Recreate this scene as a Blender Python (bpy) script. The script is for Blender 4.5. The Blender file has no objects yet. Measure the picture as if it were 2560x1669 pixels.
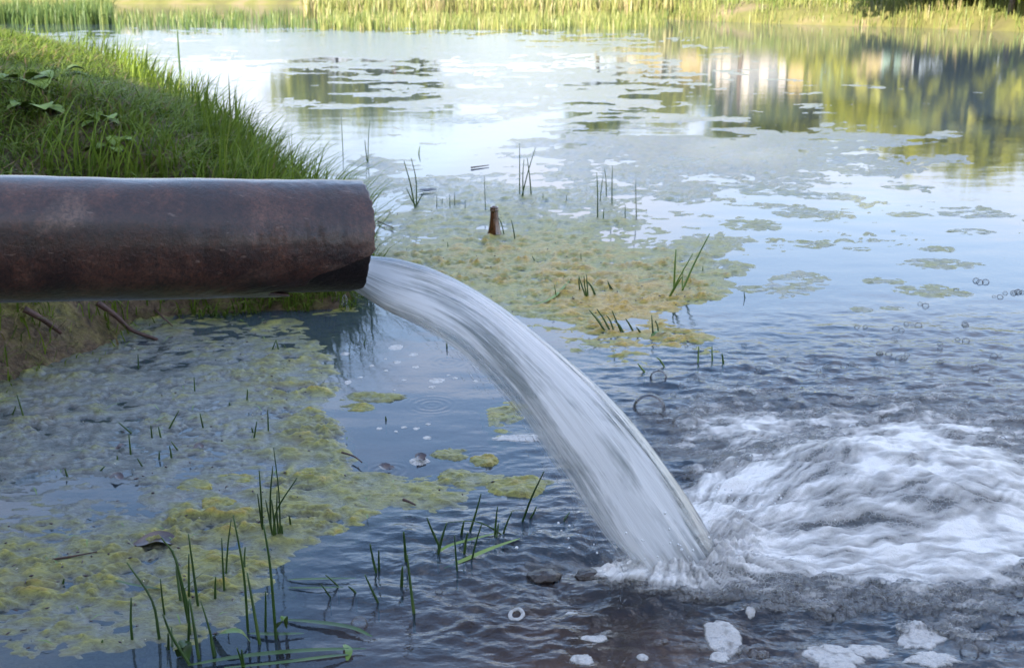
import bpy, math, random
import numpy as np
from mathutils import Vector, Matrix

random.seed(7)
rng = np.random.default_rng(7)
scene = bpy.context.scene
C = scene.collection

# ------------------------------------------------------------------ camera
H_CAM = 0.87                      # metres above the pond
FPX, W0, H0 = 3000.0, 2560.0, 1669.0
PITCH = math.atan((H0 / 2 + 60.0) / FPX)
cam_d = bpy.data.cameras.new("camera")
cam = bpy.data.objects.new("camera", cam_d)
C.objects.link(cam)
cam.location = (0, 0, H_CAM)
cam.rotation_euler = (math.pi / 2 - PITCH, 0, 0)
cam_d.sensor_width = 36.0
cam_d.lens = 36.0 * FPX / W0
cam_d.clip_start, cam_d.clip_end = 0.05, 2000
cam_d.dof.use_dof = True
cam_d.dof.focus_distance = 1.95
cam_d.dof.aperture_fstop = 14.0
scene.camera = cam

# ------------------------------------------------------------------ sky and sun
SUN_EL, SUN_ROT = math.radians(27), math.radians(203)
world = bpy.data.worlds.new("World")
scene.world = world
world.use_nodes = True
wn, wl = world.node_tree.nodes, world.node_tree.links
wn.clear()
w_out = wn.new("ShaderNodeOutputWorld")
w_bg = wn.new("ShaderNodeBackground")
w_bg.inputs["Strength"].default_value = 0.15
w_sky = wn.new("ShaderNodeTexSky")
w_sky.sky_type = 'NISHITA'
w_sky.sun_disc = False
w_sky.sun_elevation = SUN_EL
w_sky.sun_rotation = SUN_ROT
w_sky.ozone_density = 2.0
w_sky.dust_density = 0.6
w_tc = wn.new("ShaderNodeTexCoord")
w_sep = wn.new("ShaderNodeSeparateXYZ")          # clouds lie on a flat layer overhead
w_add = wn.new("ShaderNodeMath"); w_add.operation = 'MAXIMUM'; w_add.inputs[1].default_value = 0.0
w_add2 = wn.new("ShaderNodeMath"); w_add2.operation = 'ADD'; w_add2.inputs[1].default_value = 0.10
w_div = wn.new("ShaderNodeVectorMath"); w_div.operation = 'DIVIDE'
w_cmb = wn.new("ShaderNodeCombineXYZ")
w_map = wn.new("ShaderNodeMapping")
w_map.inputs["Scale"].default_value = (1.0, 1.0, 0.0)
w_map.inputs["Location"].default_value = (2.5, 3.4, 1.7)
w_noise = wn.new("ShaderNodeTexNoise")
w_noise.inputs["Scale"].default_value = 0.85
w_noise.inputs["Detail"].default_value = 7
w_noise.inputs["Roughness"].default_value = 0.55
w_ramp = wn.new("ShaderNodeValToRGB")
w_ramp.color_ramp.elements[0].position = 0.48
w_ramp.color_ramp.elements[0].color = (0, 0, 0, 1)
w_ramp.color_ramp.elements[1].position = 0.72
w_ramp.color_ramp.elements[1].color = (0.85, 0.85, 0.85, 1)
w_mix = wn.new("ShaderNodeMixRGB")
w_mix.inputs["Color2"].default_value = (6.6, 6.0, 5.9, 1)
wl.new(w_tc.outputs["Generated"], w_sep.inputs[0])
wl.new(w_sep.outputs["Z"], w_add.inputs[0]); wl.new(w_add.outputs[0], w_add2.inputs[0])
for _k in ("X", "Y", "Z"): wl.new(w_add2.outputs[0], w_cmb.inputs[_k])
wl.new(w_tc.outputs["Generated"], w_div.inputs[0]); wl.new(w_cmb.outputs[0], w_div.inputs[1])
wl.new(w_div.outputs[0], w_map.inputs["Vector"])
wl.new(w_map.outputs["Vector"], w_noise.inputs["Vector"])
wl.new(w_noise.outputs["Fac"], w_ramp.inputs["Fac"])
wl.new(w_ramp.outputs["Color"], w_mix.inputs["Fac"])
wl.new(w_sky.outputs["Color"], w_mix.inputs["Color1"])
w_hz = wn.new("ShaderNodeMapRange")              # pale haze bank along the whole horizon
w_hz.interpolation_type = 'SMOOTHSTEP'
w_hz.inputs["From Min"].default_value = 0.0
w_hz.inputs["From Max"].default_value = 0.44
w_hz.inputs["To Min"].default_value = 0.92
w_hz.inputs["To Max"].default_value = 0.0
wl.new(w_add.outputs[0], w_hz.inputs["Value"])
w_mix2 = wn.new("ShaderNodeMixRGB")
w_mix2.inputs["Color2"].default_value = (2.75, 2.78, 3.1, 1)
wl.new(w_hz.outputs["Result"], w_mix2.inputs["Fac"])
wl.new(w_mix.outputs["Color"], w_mix2.inputs["Color1"])
wl.new(w_mix2.outputs["Color"], w_bg.inputs["Color"])
wl.new(w_bg.outputs["Background"], w_out.inputs["Surface"])

sun_d = bpy.data.lights.new("sun", 'SUN')
sun_d.energy = 4.6
sun_d.angle = math.radians(0.6)
sun_d.color = (1.0, 0.88, 0.72)
sun = bpy.data.objects.new("sun", sun_d)
C.objects.link(sun)
s_dir = Vector((math.sin(SUN_ROT) * math.cos(SUN_EL), math.cos(SUN_ROT) * math.cos(SUN_EL), math.sin(SUN_EL)))
sun.rotation_euler = s_dir.to_track_quat('Z', 'Y').to_euler()

scene.view_settings.view_transform = 'Standard'
scene.view_settings.look = 'None'
scene.view_settings.exposure = 1.85
scene.view_settings.gamma = 1.0
scene.view_settings.use_curve_mapping = False
scene.render.engine = 'CYCLES'
scene.cycles.use_denoising = True
scene.cycles.max_bounces = 10
scene.cycles.transparent_max_bounces = 16
scene.cycles.diffuse_bounces = 3
scene.cycles.glossy_bounces = 4
scene.cycles.caustics_reflective = False
scene.cycles.caustics_refractive = False
scene.cycles.sample_clamp_indirect = 4.0

# ------------------------------------------------------------------ geometry helpers
SP, CP = math.sin(PITCH), math.cos(PITCH)


def ray(px, py):
    u, v = (px - W0 / 2) / FPX, (H0 / 2 - py) / FPX
    return Vector((u, CP + v * SP, -SP + v * CP))


def G(px, py, z=0.0):
    d = ray(px, py)
    t = (z - H_CAM) / d.z
    return Vector((d.x * t, d.y * t, z))


def at(px, py, Y):
    d = ray(px, py)
    t = Y / d.y
    return Vector((d.x * t, Y, H_CAM + d.z * t))


def proj_np(X, Y, Z=0.0):
    zc = Z - H_CAM
    dep = Y * CP - zc * SP
    up = Y * SP + zc * CP
    dep = np.maximum(dep, 1e-3)
    return W0 / 2 + FPX * X / dep, H0 / 2 - FPX * up / dep


def tag(o, label=None, cat=None, group=None, kind=None):
    if label: o["label"] = label
    if cat: o["category"] = cat
    if group: o["group"] = group
    if kind: o["kind"] = kind
    return o


def empty(name, loc=(0, 0, 0)):
    o = bpy.data.objects.new(name, None)
    o.location = loc
    C.objects.link(o)
    return o


def mesh_np(name, V, F, mat, parent=None, smooth=True, attrs=None, uv=None):
    """V (n,3); F (m,4) or (m,3) int array"""
    V = np.asarray(V, dtype=np.float32)
    F = np.asarray(F, dtype=np.int32)
    me = bpy.data.meshes.new(name)
    n, m, k = len(V), len(F), F.shape[1]
    me.vertices.add(n)
    me.vertices.foreach_set("co", V.ravel())
    me.loops.add(m * k)
    me.loops.foreach_set("vertex_index", F.ravel())
    me.polygons.add(m)
    me.polygons.foreach_set("loop_start", np.arange(0, m * k, k, dtype=np.int32))
    me.polygons.foreach_set("use_smooth", np.full(m, smooth, dtype=bool))
    if attrs:
        for an, av in attrs.items():
            a = me.attributes.new(an, 'FLOAT', 'POINT')
            a.data.foreach_set("value", np.asarray(av, dtype=np.float32))
    if uv is not None:
        l = me.uv_layers.new(name="UVMap")
        l.data.foreach_set("uv", np.asarray(uv, dtype=np.float32)[F.ravel()].ravel())
    me.update(calc_edges=True)
    me.validate()
    if mat: me.materials.append(mat)
    o = bpy.data.objects.new(name, me)
    C.objects.link(o)
    if parent:
        o.parent = parent
    return o


class MB:
    """collects tubes, lathes and leaves of mixed faces"""
    def __init__(s): s.v, s.f = [], []

    def tube(s, pts, radii, n=6, cap=True):
        pts = [Vector(p) for p in pts]
        b = len(s.v)
        up = Vector((0.13, 0.31, 0.94))
        for i, p in enumerate(pts):
            t = (pts[min(i + 1, len(pts) - 1)] - pts[max(i - 1, 0)]).normalized()
            a = t.cross(up if abs(t.dot(up)) < 0.95 else Vector((1, 0, 0))).normalized()
            c = t.cross(a)
            r = radii[i] if isinstance(radii, (list, tuple)) else radii
            for k in range(n):
                w = 2 * math.pi * k / n
                s.v.append(p + a * (r * math.cos(w)) + c * (r * math.sin(w)))
        for i in range(len(pts) - 1):
            for k in range(n):
                s.f.append((b + i * n + k, b + i * n + (k + 1) % n, b + (i + 1) * n + (k + 1) % n, b + (i + 1) * n + k))
        if cap:
            s.f.append(tuple(b + k for k in range(n))[::-1])
            e = b + (len(pts) - 1) * n
            s.f.append(tuple(e + k for k in range(n)))

    def lathe(s, prof, n=24, c=(0, 0, 0)):
        b = len(s.v)
        c = Vector(c)
        for r, z in prof:
            for k in range(n):
                w = 2 * math.pi * k / n
                s.v.append(c + Vector((r * math.cos(w), r * math.sin(w), z)))
        for i in range(len(prof) - 1):
            for k in range(n):
                s.f.append((b + i * n + k, b + i * n + (k + 1) % n, b + (i + 1) * n + (k + 1) % n, b + (i + 1) * n + k))

    def box(s, lo, hi):
        b = len(s.v)
        for z in (lo[2], hi[2]):
            for x, y in ((lo[0], lo[1]), (hi[0], lo[1]), (hi[0], hi[1]), (lo[0], hi[1])):
                s.v.append(Vector((x, y, z)))
        for q in ((3, 2, 1, 0), (4, 5, 6, 7), (0, 1, 5, 4), (1, 2, 6, 5), (2, 3, 7, 6), (3, 0, 4, 7)):
            s.f.append(tuple(b + i for i in q))

    def ribbon(s, pts, width, n=7, fold=0.0, flat=None):
        """a blade or leaf along a polyline, lens-shaped, folded on its midrib"""
        pts = [Vector(p) for p in pts]
        b = len(s.v)
        m = len(pts)
        for i, p in enumerate(pts):
            t = (pts[min(i + 1, m - 1)] - pts[max(i - 1, 0)]).normalized()
            side = t.cross(flat or Vector((0, 0, 1)))
            if side.length < 1e-4: side = Vector((1, 0, 0))
            side.normalize()
            nrm = side.cross(t).normalized()
            w = width[i] if isinstance(width, (list, tuple)) else width
            s.v += [p - side * w + nrm * (fold * w), p, p + side * w + nrm * (fold * w)]
        for i in range(m - 1):
            a = b + 3 * i
            s.f += [(a, a + 1, a + 4, a + 3), (a + 1, a + 2, a + 5, a + 4)]

    def build(s, name, mat, parent=None, smooth=True):
        me = bpy.data.meshes.new(name)
        me.from_pydata([tuple(v) for v in s.v], [], s.f)
        me.polygons.foreach_set("use_smooth", np.full(len(me.polygons), smooth, dtype=bool))
        me.materials.append(mat)
        me.update()
        o = bpy.data.objects.new(name, me)
        C.objects.link(o)
        if parent:
            o.parent = parent
            o.matrix_parent_inverse = Matrix.Translation(-Vector(parent.location))
        return o


# gradient noise
def perlin(x, y, seed=0):
    r = np.random.default_rng(1000 + seed)
    perm = r.permutation(512)
    ang = r.random(512) * 2 * np.pi
    gx, gy = np.cos(ang), np.sin(ang)
    xi, yi = np.floor(x).astype(np.int64), np.floor(y).astype(np.int64)
    xf, yf = x - xi, y - yi
    u, v = xf * xf * xf * (xf * (xf * 6 - 15) + 10), yf * yf * yf * (yf * (yf * 6 - 15) + 10)

    def g(ix, iy, fx, fy):
        h = perm[(perm[ix & 511] + iy) & 511]
        return gx[h] * fx + gy[h] * fy
    a = g(xi, yi, xf, yf); b = g(xi + 1, yi, xf - 1, yf)
    c = g(xi, yi + 1, xf, yf - 1); d = g(xi + 1, yi + 1, xf - 1, yf - 1)
    return (a + u * (b - a) + v * ((c + u * (d - c)) - (a + u * (b - a)))) * 1.5


def fbm(x, y, seed=0, octv=4, gain=0.5):
    s, a, n = 0, 1.0, 0
    for i in range(octv):
        s = s + a * perlin(x * 2 ** i + 17.3 * i, y * 2 ** i - 9.1 * i, seed + i)
        n += a; a *= gain
    return s / n


def worley(x, y, seed=0):
    r = np.random.default_rng(2000 + seed)
    jx, jy = r.random((256, 256)), r.random((256, 256))
    xi, yi = np.floor(x).astype(np.int64), np.floor(y).astype(np.int64)
    best = np.full(x.shape, 9.0); sec = np.full(x.shape, 9.0)
    for dx in (-1, 0, 1):
        for dy in (-1, 0, 1):
            cx, cy = xi + dx, yi + dy
            d = np.hypot(cx + jx[cx & 255, cy & 255] - x, cy + jy[cx & 255, cy & 255] - y)
            sec = np.where(d < best, best, np.minimum(sec, d))
            best = np.minimum(best, d)
    return best, sec


def sstep(a, b, x):
    t = np.clip((x - a) / (b - a), 0, 1)
    return t * t * (3 - 2 * t)


def blobs(px, py, lst):
    s = np.zeros_like(px)
    for cx, cy, rx, ry, amp in lst:
        s = s + amp * np.exp(-(((px - cx) / rx) ** 2 + ((py - cy) / ry) ** 2) ** 1.5)
    return s


def grid_faces(nr, nc):
    i = np.arange(nr * nc).reshape(nr, nc)
    return np.stack([i[:-1, :-1], i[:-1, 1:], i[1:, 1:], i[1:, :-1]], -1).reshape(-1, 4)


def compact(V, F, *arrs):
    used = np.zeros(len(V), bool); used[F.ravel()] = True
    idx = np.cumsum(used) - 1
    return (V[used], idx[F]) + tuple(a[used] for a in arrs)


# ------------------------------------------------------------------ material helpers
def new_mat(name):
    m = bpy.data.materials.new(name)
    m.use_nodes = True
    nt = m.node_tree
    nt.nodes.clear()
    out = nt.nodes.new("ShaderNodeOutputMaterial")
    return m, nt, out


def N(nt, t, **kw):
    n = nt.nodes.new(t)
    for k, v in kw.items():
        if k in n.inputs: n.inputs[k].default_value = v
        else: setattr(n, k, v)
    return n


def noise(nt, scale, detail=4, rough=0.55, vec=None, coord="Object", stretch=None, dist=0.0):
    n = N(nt, "ShaderNodeTexNoise", Scale=scale, Detail=detail, Roughness=rough, Distortion=dist)
    if vec is None:
        tc = nt.nodes.new("ShaderNodeTexCoord")
        vec = tc.outputs[coord]
    if stretch:
        mp = N(nt, "ShaderNodeMapping")
        mp.inputs["Scale"].default_value = stretch
        nt.links.new(vec, mp.inputs["Vector"])
        vec = mp.outputs["Vector"]
    nt.links.new(vec, n.inputs["Vector"])
    return n


def ramp(nt, fac, stops):
    r = nt.nodes.new("ShaderNodeValToRGB")
    els = r.color_ramp.elements
    while len(els) < len(stops): els.new(0.5)
    for e, (p, c) in zip(els, stops):
        e.position = p
        e.color = tuple(c) + (1,) if len(c) == 3 else c
    nt.links.new(fac, r.inputs["Fac"])
    return r


def bump(nt, height, strength, distance=0.01, normal=None):
    b = N(nt, "ShaderNodeBump", Strength=strength, Distance=distance)
    nt.links.new(height, b.inputs["Height"])
    if normal: nt.links.new(normal, b.inputs["Normal"])
    return b


def attr(nt, name):
    a = nt.nodes.new("ShaderNodeAttribute")
    a.attribute_name = name
    return a


def simple_mat(name, stops, scale=20, rough=0.6, bump_s=0.3, bump_d=0.004, spec=0.5, coord="Object", stretch=None, coat=0.0, transl=0.0):
    m, nt, out = new_mat(name)
    n = noise(nt, scale, 5, coord=coord, stretch=stretch)
    r = ramp(nt, n.outputs["Fac"], stops)
    p = N(nt, "ShaderNodeBsdfPrincipled", Roughness=rough)
    p.inputs["Specular IOR Level"].default_value = spec
    p.inputs["Coat Weight"].default_value = coat
    p.inputs["Coat Roughness"].default_value = 0.12
    nt.links.new(r.outputs["Color"], p.inputs["Base Color"])
    if bump_s:
        n2 = noise(nt, scale * 3, 4, coord=coord, stretch=stretch)
        b = bump(nt, n2.outputs["Fac"], bump_s, bump_d)
        nt.links.new(b.outputs["Normal"], p.inputs["Normal"])
    nt.links.new(p.outputs["BSDF"], out.inputs["Surface"])
    return m


def blade_mat(name, cols, transl=0.35, rough=0.45, spec=0.4):
    """leaf material: colour by the per-blade tint, light passes through"""
    m, nt, out = new_mat(name)
    a = attr(nt, "tint")
    r = ramp(nt, a.outputs["Fac"], cols)
    p = N(nt, "ShaderNodeBsdfPrincipled", Roughness=rough)
    p.inputs["Specular IOR Level"].default_value = spec
    t = N(nt, "ShaderNodeBsdfTranslucent")
    mx = N(nt, "ShaderNodeMixShader", Fac=transl)
    nt.links.new(r.outputs["Color"], p.inputs["Base Color"])
    nt.links.new(r.outputs["Color"], t.inputs["Color"])
    nt.links.new(p.outputs["BSDF"], mx.inputs[1])
    nt.links.new(t.outputs["BSDF"], mx.inputs[2])
    nt.links.new(mx.outputs["Shader"], out.inputs["Surface"])
    return m


# ---- water
def water_material():
    m, nt, out = new_mat("pond_water")
    tc = nt.nodes.new("ShaderNodeTexCoord")
    n1 = noise(nt, 3.0, 3, 0.5, tc.outputs["Object"], stretch=(1.0, 2.2, 1))
    n2 = noise(nt, 38.0, 3, 0.6, tc.outputs["Object"], stretch=(1.0, 1.6, 1))
    rg = attr(nt, "rough")
    mul = N(nt, "ShaderNodeMath", operation='MULTIPLY')
    nt.links.new(rg.outputs["Fac"], mul.inputs[0]); nt.links.new(n2.outputs["Fac"], mul.inputs[1])
    b1 = bump(nt, n1.outputs["Fac"], 0.05, 0.012)
    b2 = bump(nt, mul.outputs[0], 0.55, 0.010, b1.outputs["Normal"])
    fr = N(nt, "ShaderNodeFresnel", IOR=1.40)
    nt.links.new(b2.outputs["Normal"], fr.inputs["Normal"])
    gl = N(nt, "ShaderNodeBsdfGlossy", Roughness=0.012)
    gl.inputs["Color"].default_value = (0.97, 0.98, 1, 1)
    nt.links.new(b2.outputs["Normal"], gl.inputs["Normal"])
    tr = N(nt, "ShaderNodeBsdfTransparent")
    tr.inputs["Color"].default_value = (0.78, 0.80, 0.70, 1)
    df = N(nt, "ShaderNodeBsdfDiffuse")
    df.inputs["Color"].default_value = (0.050, 0.074, 0.098, 1)
    mk = attr(nt, "murk")
    body = N(nt, "ShaderNodeMixShader")
    nt.links.new(mk.outputs["Fac"], body.inputs["Fac"])
    nt.links.new(tr.outputs["BSDF"], body.inputs[1])
    nt.links.new(df.outputs["BSDF"], body.inputs[2])
    top = N(nt, "ShaderNodeMixShader")
    nt.links.new(fr.outputs["Fac"], top.inputs["Fac"])
    nt.links.new(body.outputs["Shader"], top.inputs[1])
    nt.links.new(gl.outputs["BSDF"], top.inputs[2])
    nt.links.new(top.outputs["Shader"], out.inputs["Surface"])
    return m


def algae_material():
    m, nt, out = new_mat("wet_algae")
    tc = nt.nodes.new("ShaderNodeTexCoord")
    nA = noise(nt, 9.0, 5, 0.6, tc.outputs["Object"])
    nB = noise(nt, 60.0, 6, 0.68, tc.outputs["Object"], stretch=(1, 1.5, 1), dist=1.6)
    hue = attr(nt, "hue")                      # 0 grey film, 1 yellow-green lumps, 1.5 ochre
    base = ramp(nt, hue.outputs["Fac"], [(0.0, (0.045, 0.055, 0.05)), (0.12, (0.115, 0.13, 0.125)), (0.33, (0.14, 0.15, 0.075)), (0.62, (0.25, 0.245, 0.055)), (1.0, (0.42, 0.27, 0.045))])
    var = ramp(nt, nB.outputs["Fac"], [(0.32, (0.36, 0.33, 0.26)), (0.5, (0.95, 0.95, 0.95)), (0.66, (1.45, 1.42, 1.3))])
    mx = N(nt, "ShaderNodeMixRGB", blend_type='MULTIPLY', Fac=0.85)
    nt.links.new(base.outputs["Color"], mx.inputs["Color1"])
    nt.links.new(var.outputs["Color"], mx.inputs["Color2"])
    brown = ramp(nt, nA.outputs["Fac"], [(0.55, (0, 0, 0)), (0.75, (0.35, 0.35, 0.35))])
    mx2 = N(nt, "ShaderNodeMixRGB")
    mx2.inputs["Color2"].default_value = (0.16, 0.11, 0.06, 1)
    nt.links.new(brown.outputs["Color"], mx2.inputs["Fac"])
    nt.links.new(mx.outputs["Color"], mx2.inputs["Color1"])
    p = N(nt, "ShaderNodeBsdfPrincipled", Roughness=0.42)
    p.inputs["Specular IOR Level"].default_value = 0.3
    cw = N(nt, "ShaderNodeMapRange")              # thin film stays wetter than the lumps
    cw.inputs["From Min"].default_value = 0.2
    cw.inputs["From Max"].default_value = 0.6
    cw.inputs["To Min"].default_value = 1.0
    cw.inputs["To Max"].default_value = 0.2
    nt.links.new(hue.outputs["Fac"], cw.inputs["Value"])
    nt.links.new(cw.outputs["Result"], p.inputs["Coat Weight"])
    p.inputs["Coat Roughness"].default_value = 0.10
    p.inputs["Coat IOR"].default_value = 1.45
    p.inputs["Subsurface Weight"].default_value = 0.0
    nt.links.new(mx2.outputs["Color"], p.inputs["Base Color"])
    n3 = noise(nt, 130.0, 4, 0.65, tc.outputs["Object"], stretch=(1, 2.2, 1), dist=.8)
    b0 = bump(nt, nB.outputs["Fac"], 0.55, 0.006)
    b = bump(nt, n3.outputs["Fac"], 0.5, 0.0025, b0.outputs["Normal"])
    nt.links.new(b.outputs["Normal"], p.inputs["Normal"])
    nt.links.new(b.outputs["Normal"], p.inputs["Coat Normal"])
    nt.links.new(p.outputs["BSDF"], out.inputs["Surface"])
    return m


def foam_material(name, lace=True, tone=1.0):
    m, nt, out = new_mat(name)
    tc = nt.nodes.new("ShaderNodeTexCoord")
    vo = N(nt, "ShaderNodeTexVoronoi", Scale=120.0, feature='DISTANCE_TO_EDGE')
    nt.links.new(tc.outputs["Object"], vo.inputs["Vector"])
    v2 = N(nt, "ShaderNodeTexVoronoi", Scale=330.0)
    nt.links.new(tc.outputs["Object"], v2.inputs["Vector"])
    p = N(nt, "ShaderNodeBsdfPrincipled", Roughness=0.35)
    p.inputs["Base Color"].default_value = (0.74, 0.75, 0.76, 1)
    p.inputs["Subsurface Weight"].default_value = 0.0
    b = bump(nt, v2.outputs["Distance"], 0.6, 0.003)
    b.invert = True
    nt.links.new(b.outputs["Normal"], p.inputs["Normal"])
    if not lace:
        # small burst holes
        h = N(nt, "ShaderNodeTexVoronoi", Scale=120.0)
        nt.links.new(tc.outputs["Object"], h.inputs["Vector"])
        r = ramp(nt, h.outputs["Distance"], [(0.10, (0.12, 0.12, 0.13)), (0.2, (0.62, 0.62, 0.64))])
        nt.links.new(r.outputs["Color"], p.inputs["Base Color"])
        nt.links.new(p.outputs["BSDF"], out.inputs["Surface"])
        return m
    f = attr(nt, "foam")
    fc = ramp(nt, f.outputs["Fac"], [(0.35, (0.50 * tone, 0.48 * tone, 0.43 * tone)), (0.62, (0.67 * tone, .65 * tone, .61 * tone)), (0.95, (0.80 * tone, .775 * tone, .74 * tone))])
    nt.links.new(fc.outputs["Color"], p.inputs["Base Color"])
    # walls of the bubbles are white, the cells clear where the foam is thin
    cell = N(nt, "ShaderNodeMapRange")
    cell.inputs["From Min"].default_value = 0.0
    cell.inputs["From Max"].default_value = 0.16
    cell.inputs["To Min"].default_value = 1.0
    cell.inputs["To Max"].default_value = 0.22
    nt.links.new(vo.outputs["Distance"], cell.inputs["Value"])
    mul = N(nt, "ShaderNodeMath", operation='MULTIPLY_ADD')
    nt.links.new(f.outputs["Fac"], mul.inputs[0])
    mul.inputs[1].default_value = 1.6
    mul.inputs[2].default_value = -0.52
    mx = N(nt, "ShaderNodeMath", operation='MULTIPLY')
    mx.use_clamp = True
    nt.links.new(cell.outputs["Result"], mx.inputs[0])
    nt.links.new(f.outputs["Fac"], mx.inputs[1])
    ad = N(nt, "ShaderNodeMath", operation='MAXIMUM')
    ad.use_clamp = True
    nt.links.new(mx.outputs[0], ad.inputs[0])
    nt.links.new(mul.outputs[0], ad.inputs[1])
    tr = N(nt, "ShaderNodeBsdfTransparent")
    ms = N(nt, "ShaderNodeMixShader")
    nt.links.new(ad.outputs[0], ms.inputs["Fac"])
    nt.links.new(tr.outputs["BSDF"], ms.inputs[1])
    nt.links.new(p.outputs["BSDF"], ms.inputs[2])
    nt.links.new(ms.outputs["Shader"], out.inputs["Surface"])
    return m


def bubble_material():
    m, nt, out = new_mat("bubble_film")
    lw = N(nt, "ShaderNodeLayerWeight", Blend=0.21)
    gl = N(nt, "ShaderNodeBsdfGlossy", Roughness=0.02)
    gl.inputs["Color"].default_value = (0.95, 0.96, 1, 1)
    tr = N(nt, "ShaderNodeBsdfTransparent")
    tr.inputs["Color"].default_value = (0.97, 0.975, 0.97, 1)
    ms = N(nt, "ShaderNodeMixShader")
    nt.links.new(lw.outputs["Fresnel"], ms.inputs["Fac"])
    nt.links.new(tr.outputs["BSDF"], ms.inputs[1])
    nt.links.new(gl.outputs["BSDF"], ms.inputs[2])
    lf = N(nt, "ShaderNodeMapRange")              # white painted into the rim where glints would sit
    lf.inputs["From Min"].default_value = 0.70
    lf.inputs["From Max"].default_value = 1.0
    lf.inputs["To Min"].default_value = 0.05
    lf.inputs["To Max"].default_value = 0.75
    nt.links.new(lw.outputs["Facing"], lf.inputs["Value"])
    df = N(nt, "ShaderNodeBsdfDiffuse")
    df.inputs["Color"].default_value = (0.8, 0.81, 0.83, 1)
    m2 = N(nt, "ShaderNodeMixShader")
    nt.links.new(lf.outputs["Result"], m2.inputs["Fac"])
    nt.links.new(ms.outputs["Shader"], m2.inputs[1])
    nt.links.new(df.outputs["BSDF"], m2.inputs[2])
    nt.links.new(m2.outputs["Shader"], out.inputs["Surface"])
    return m


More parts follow.
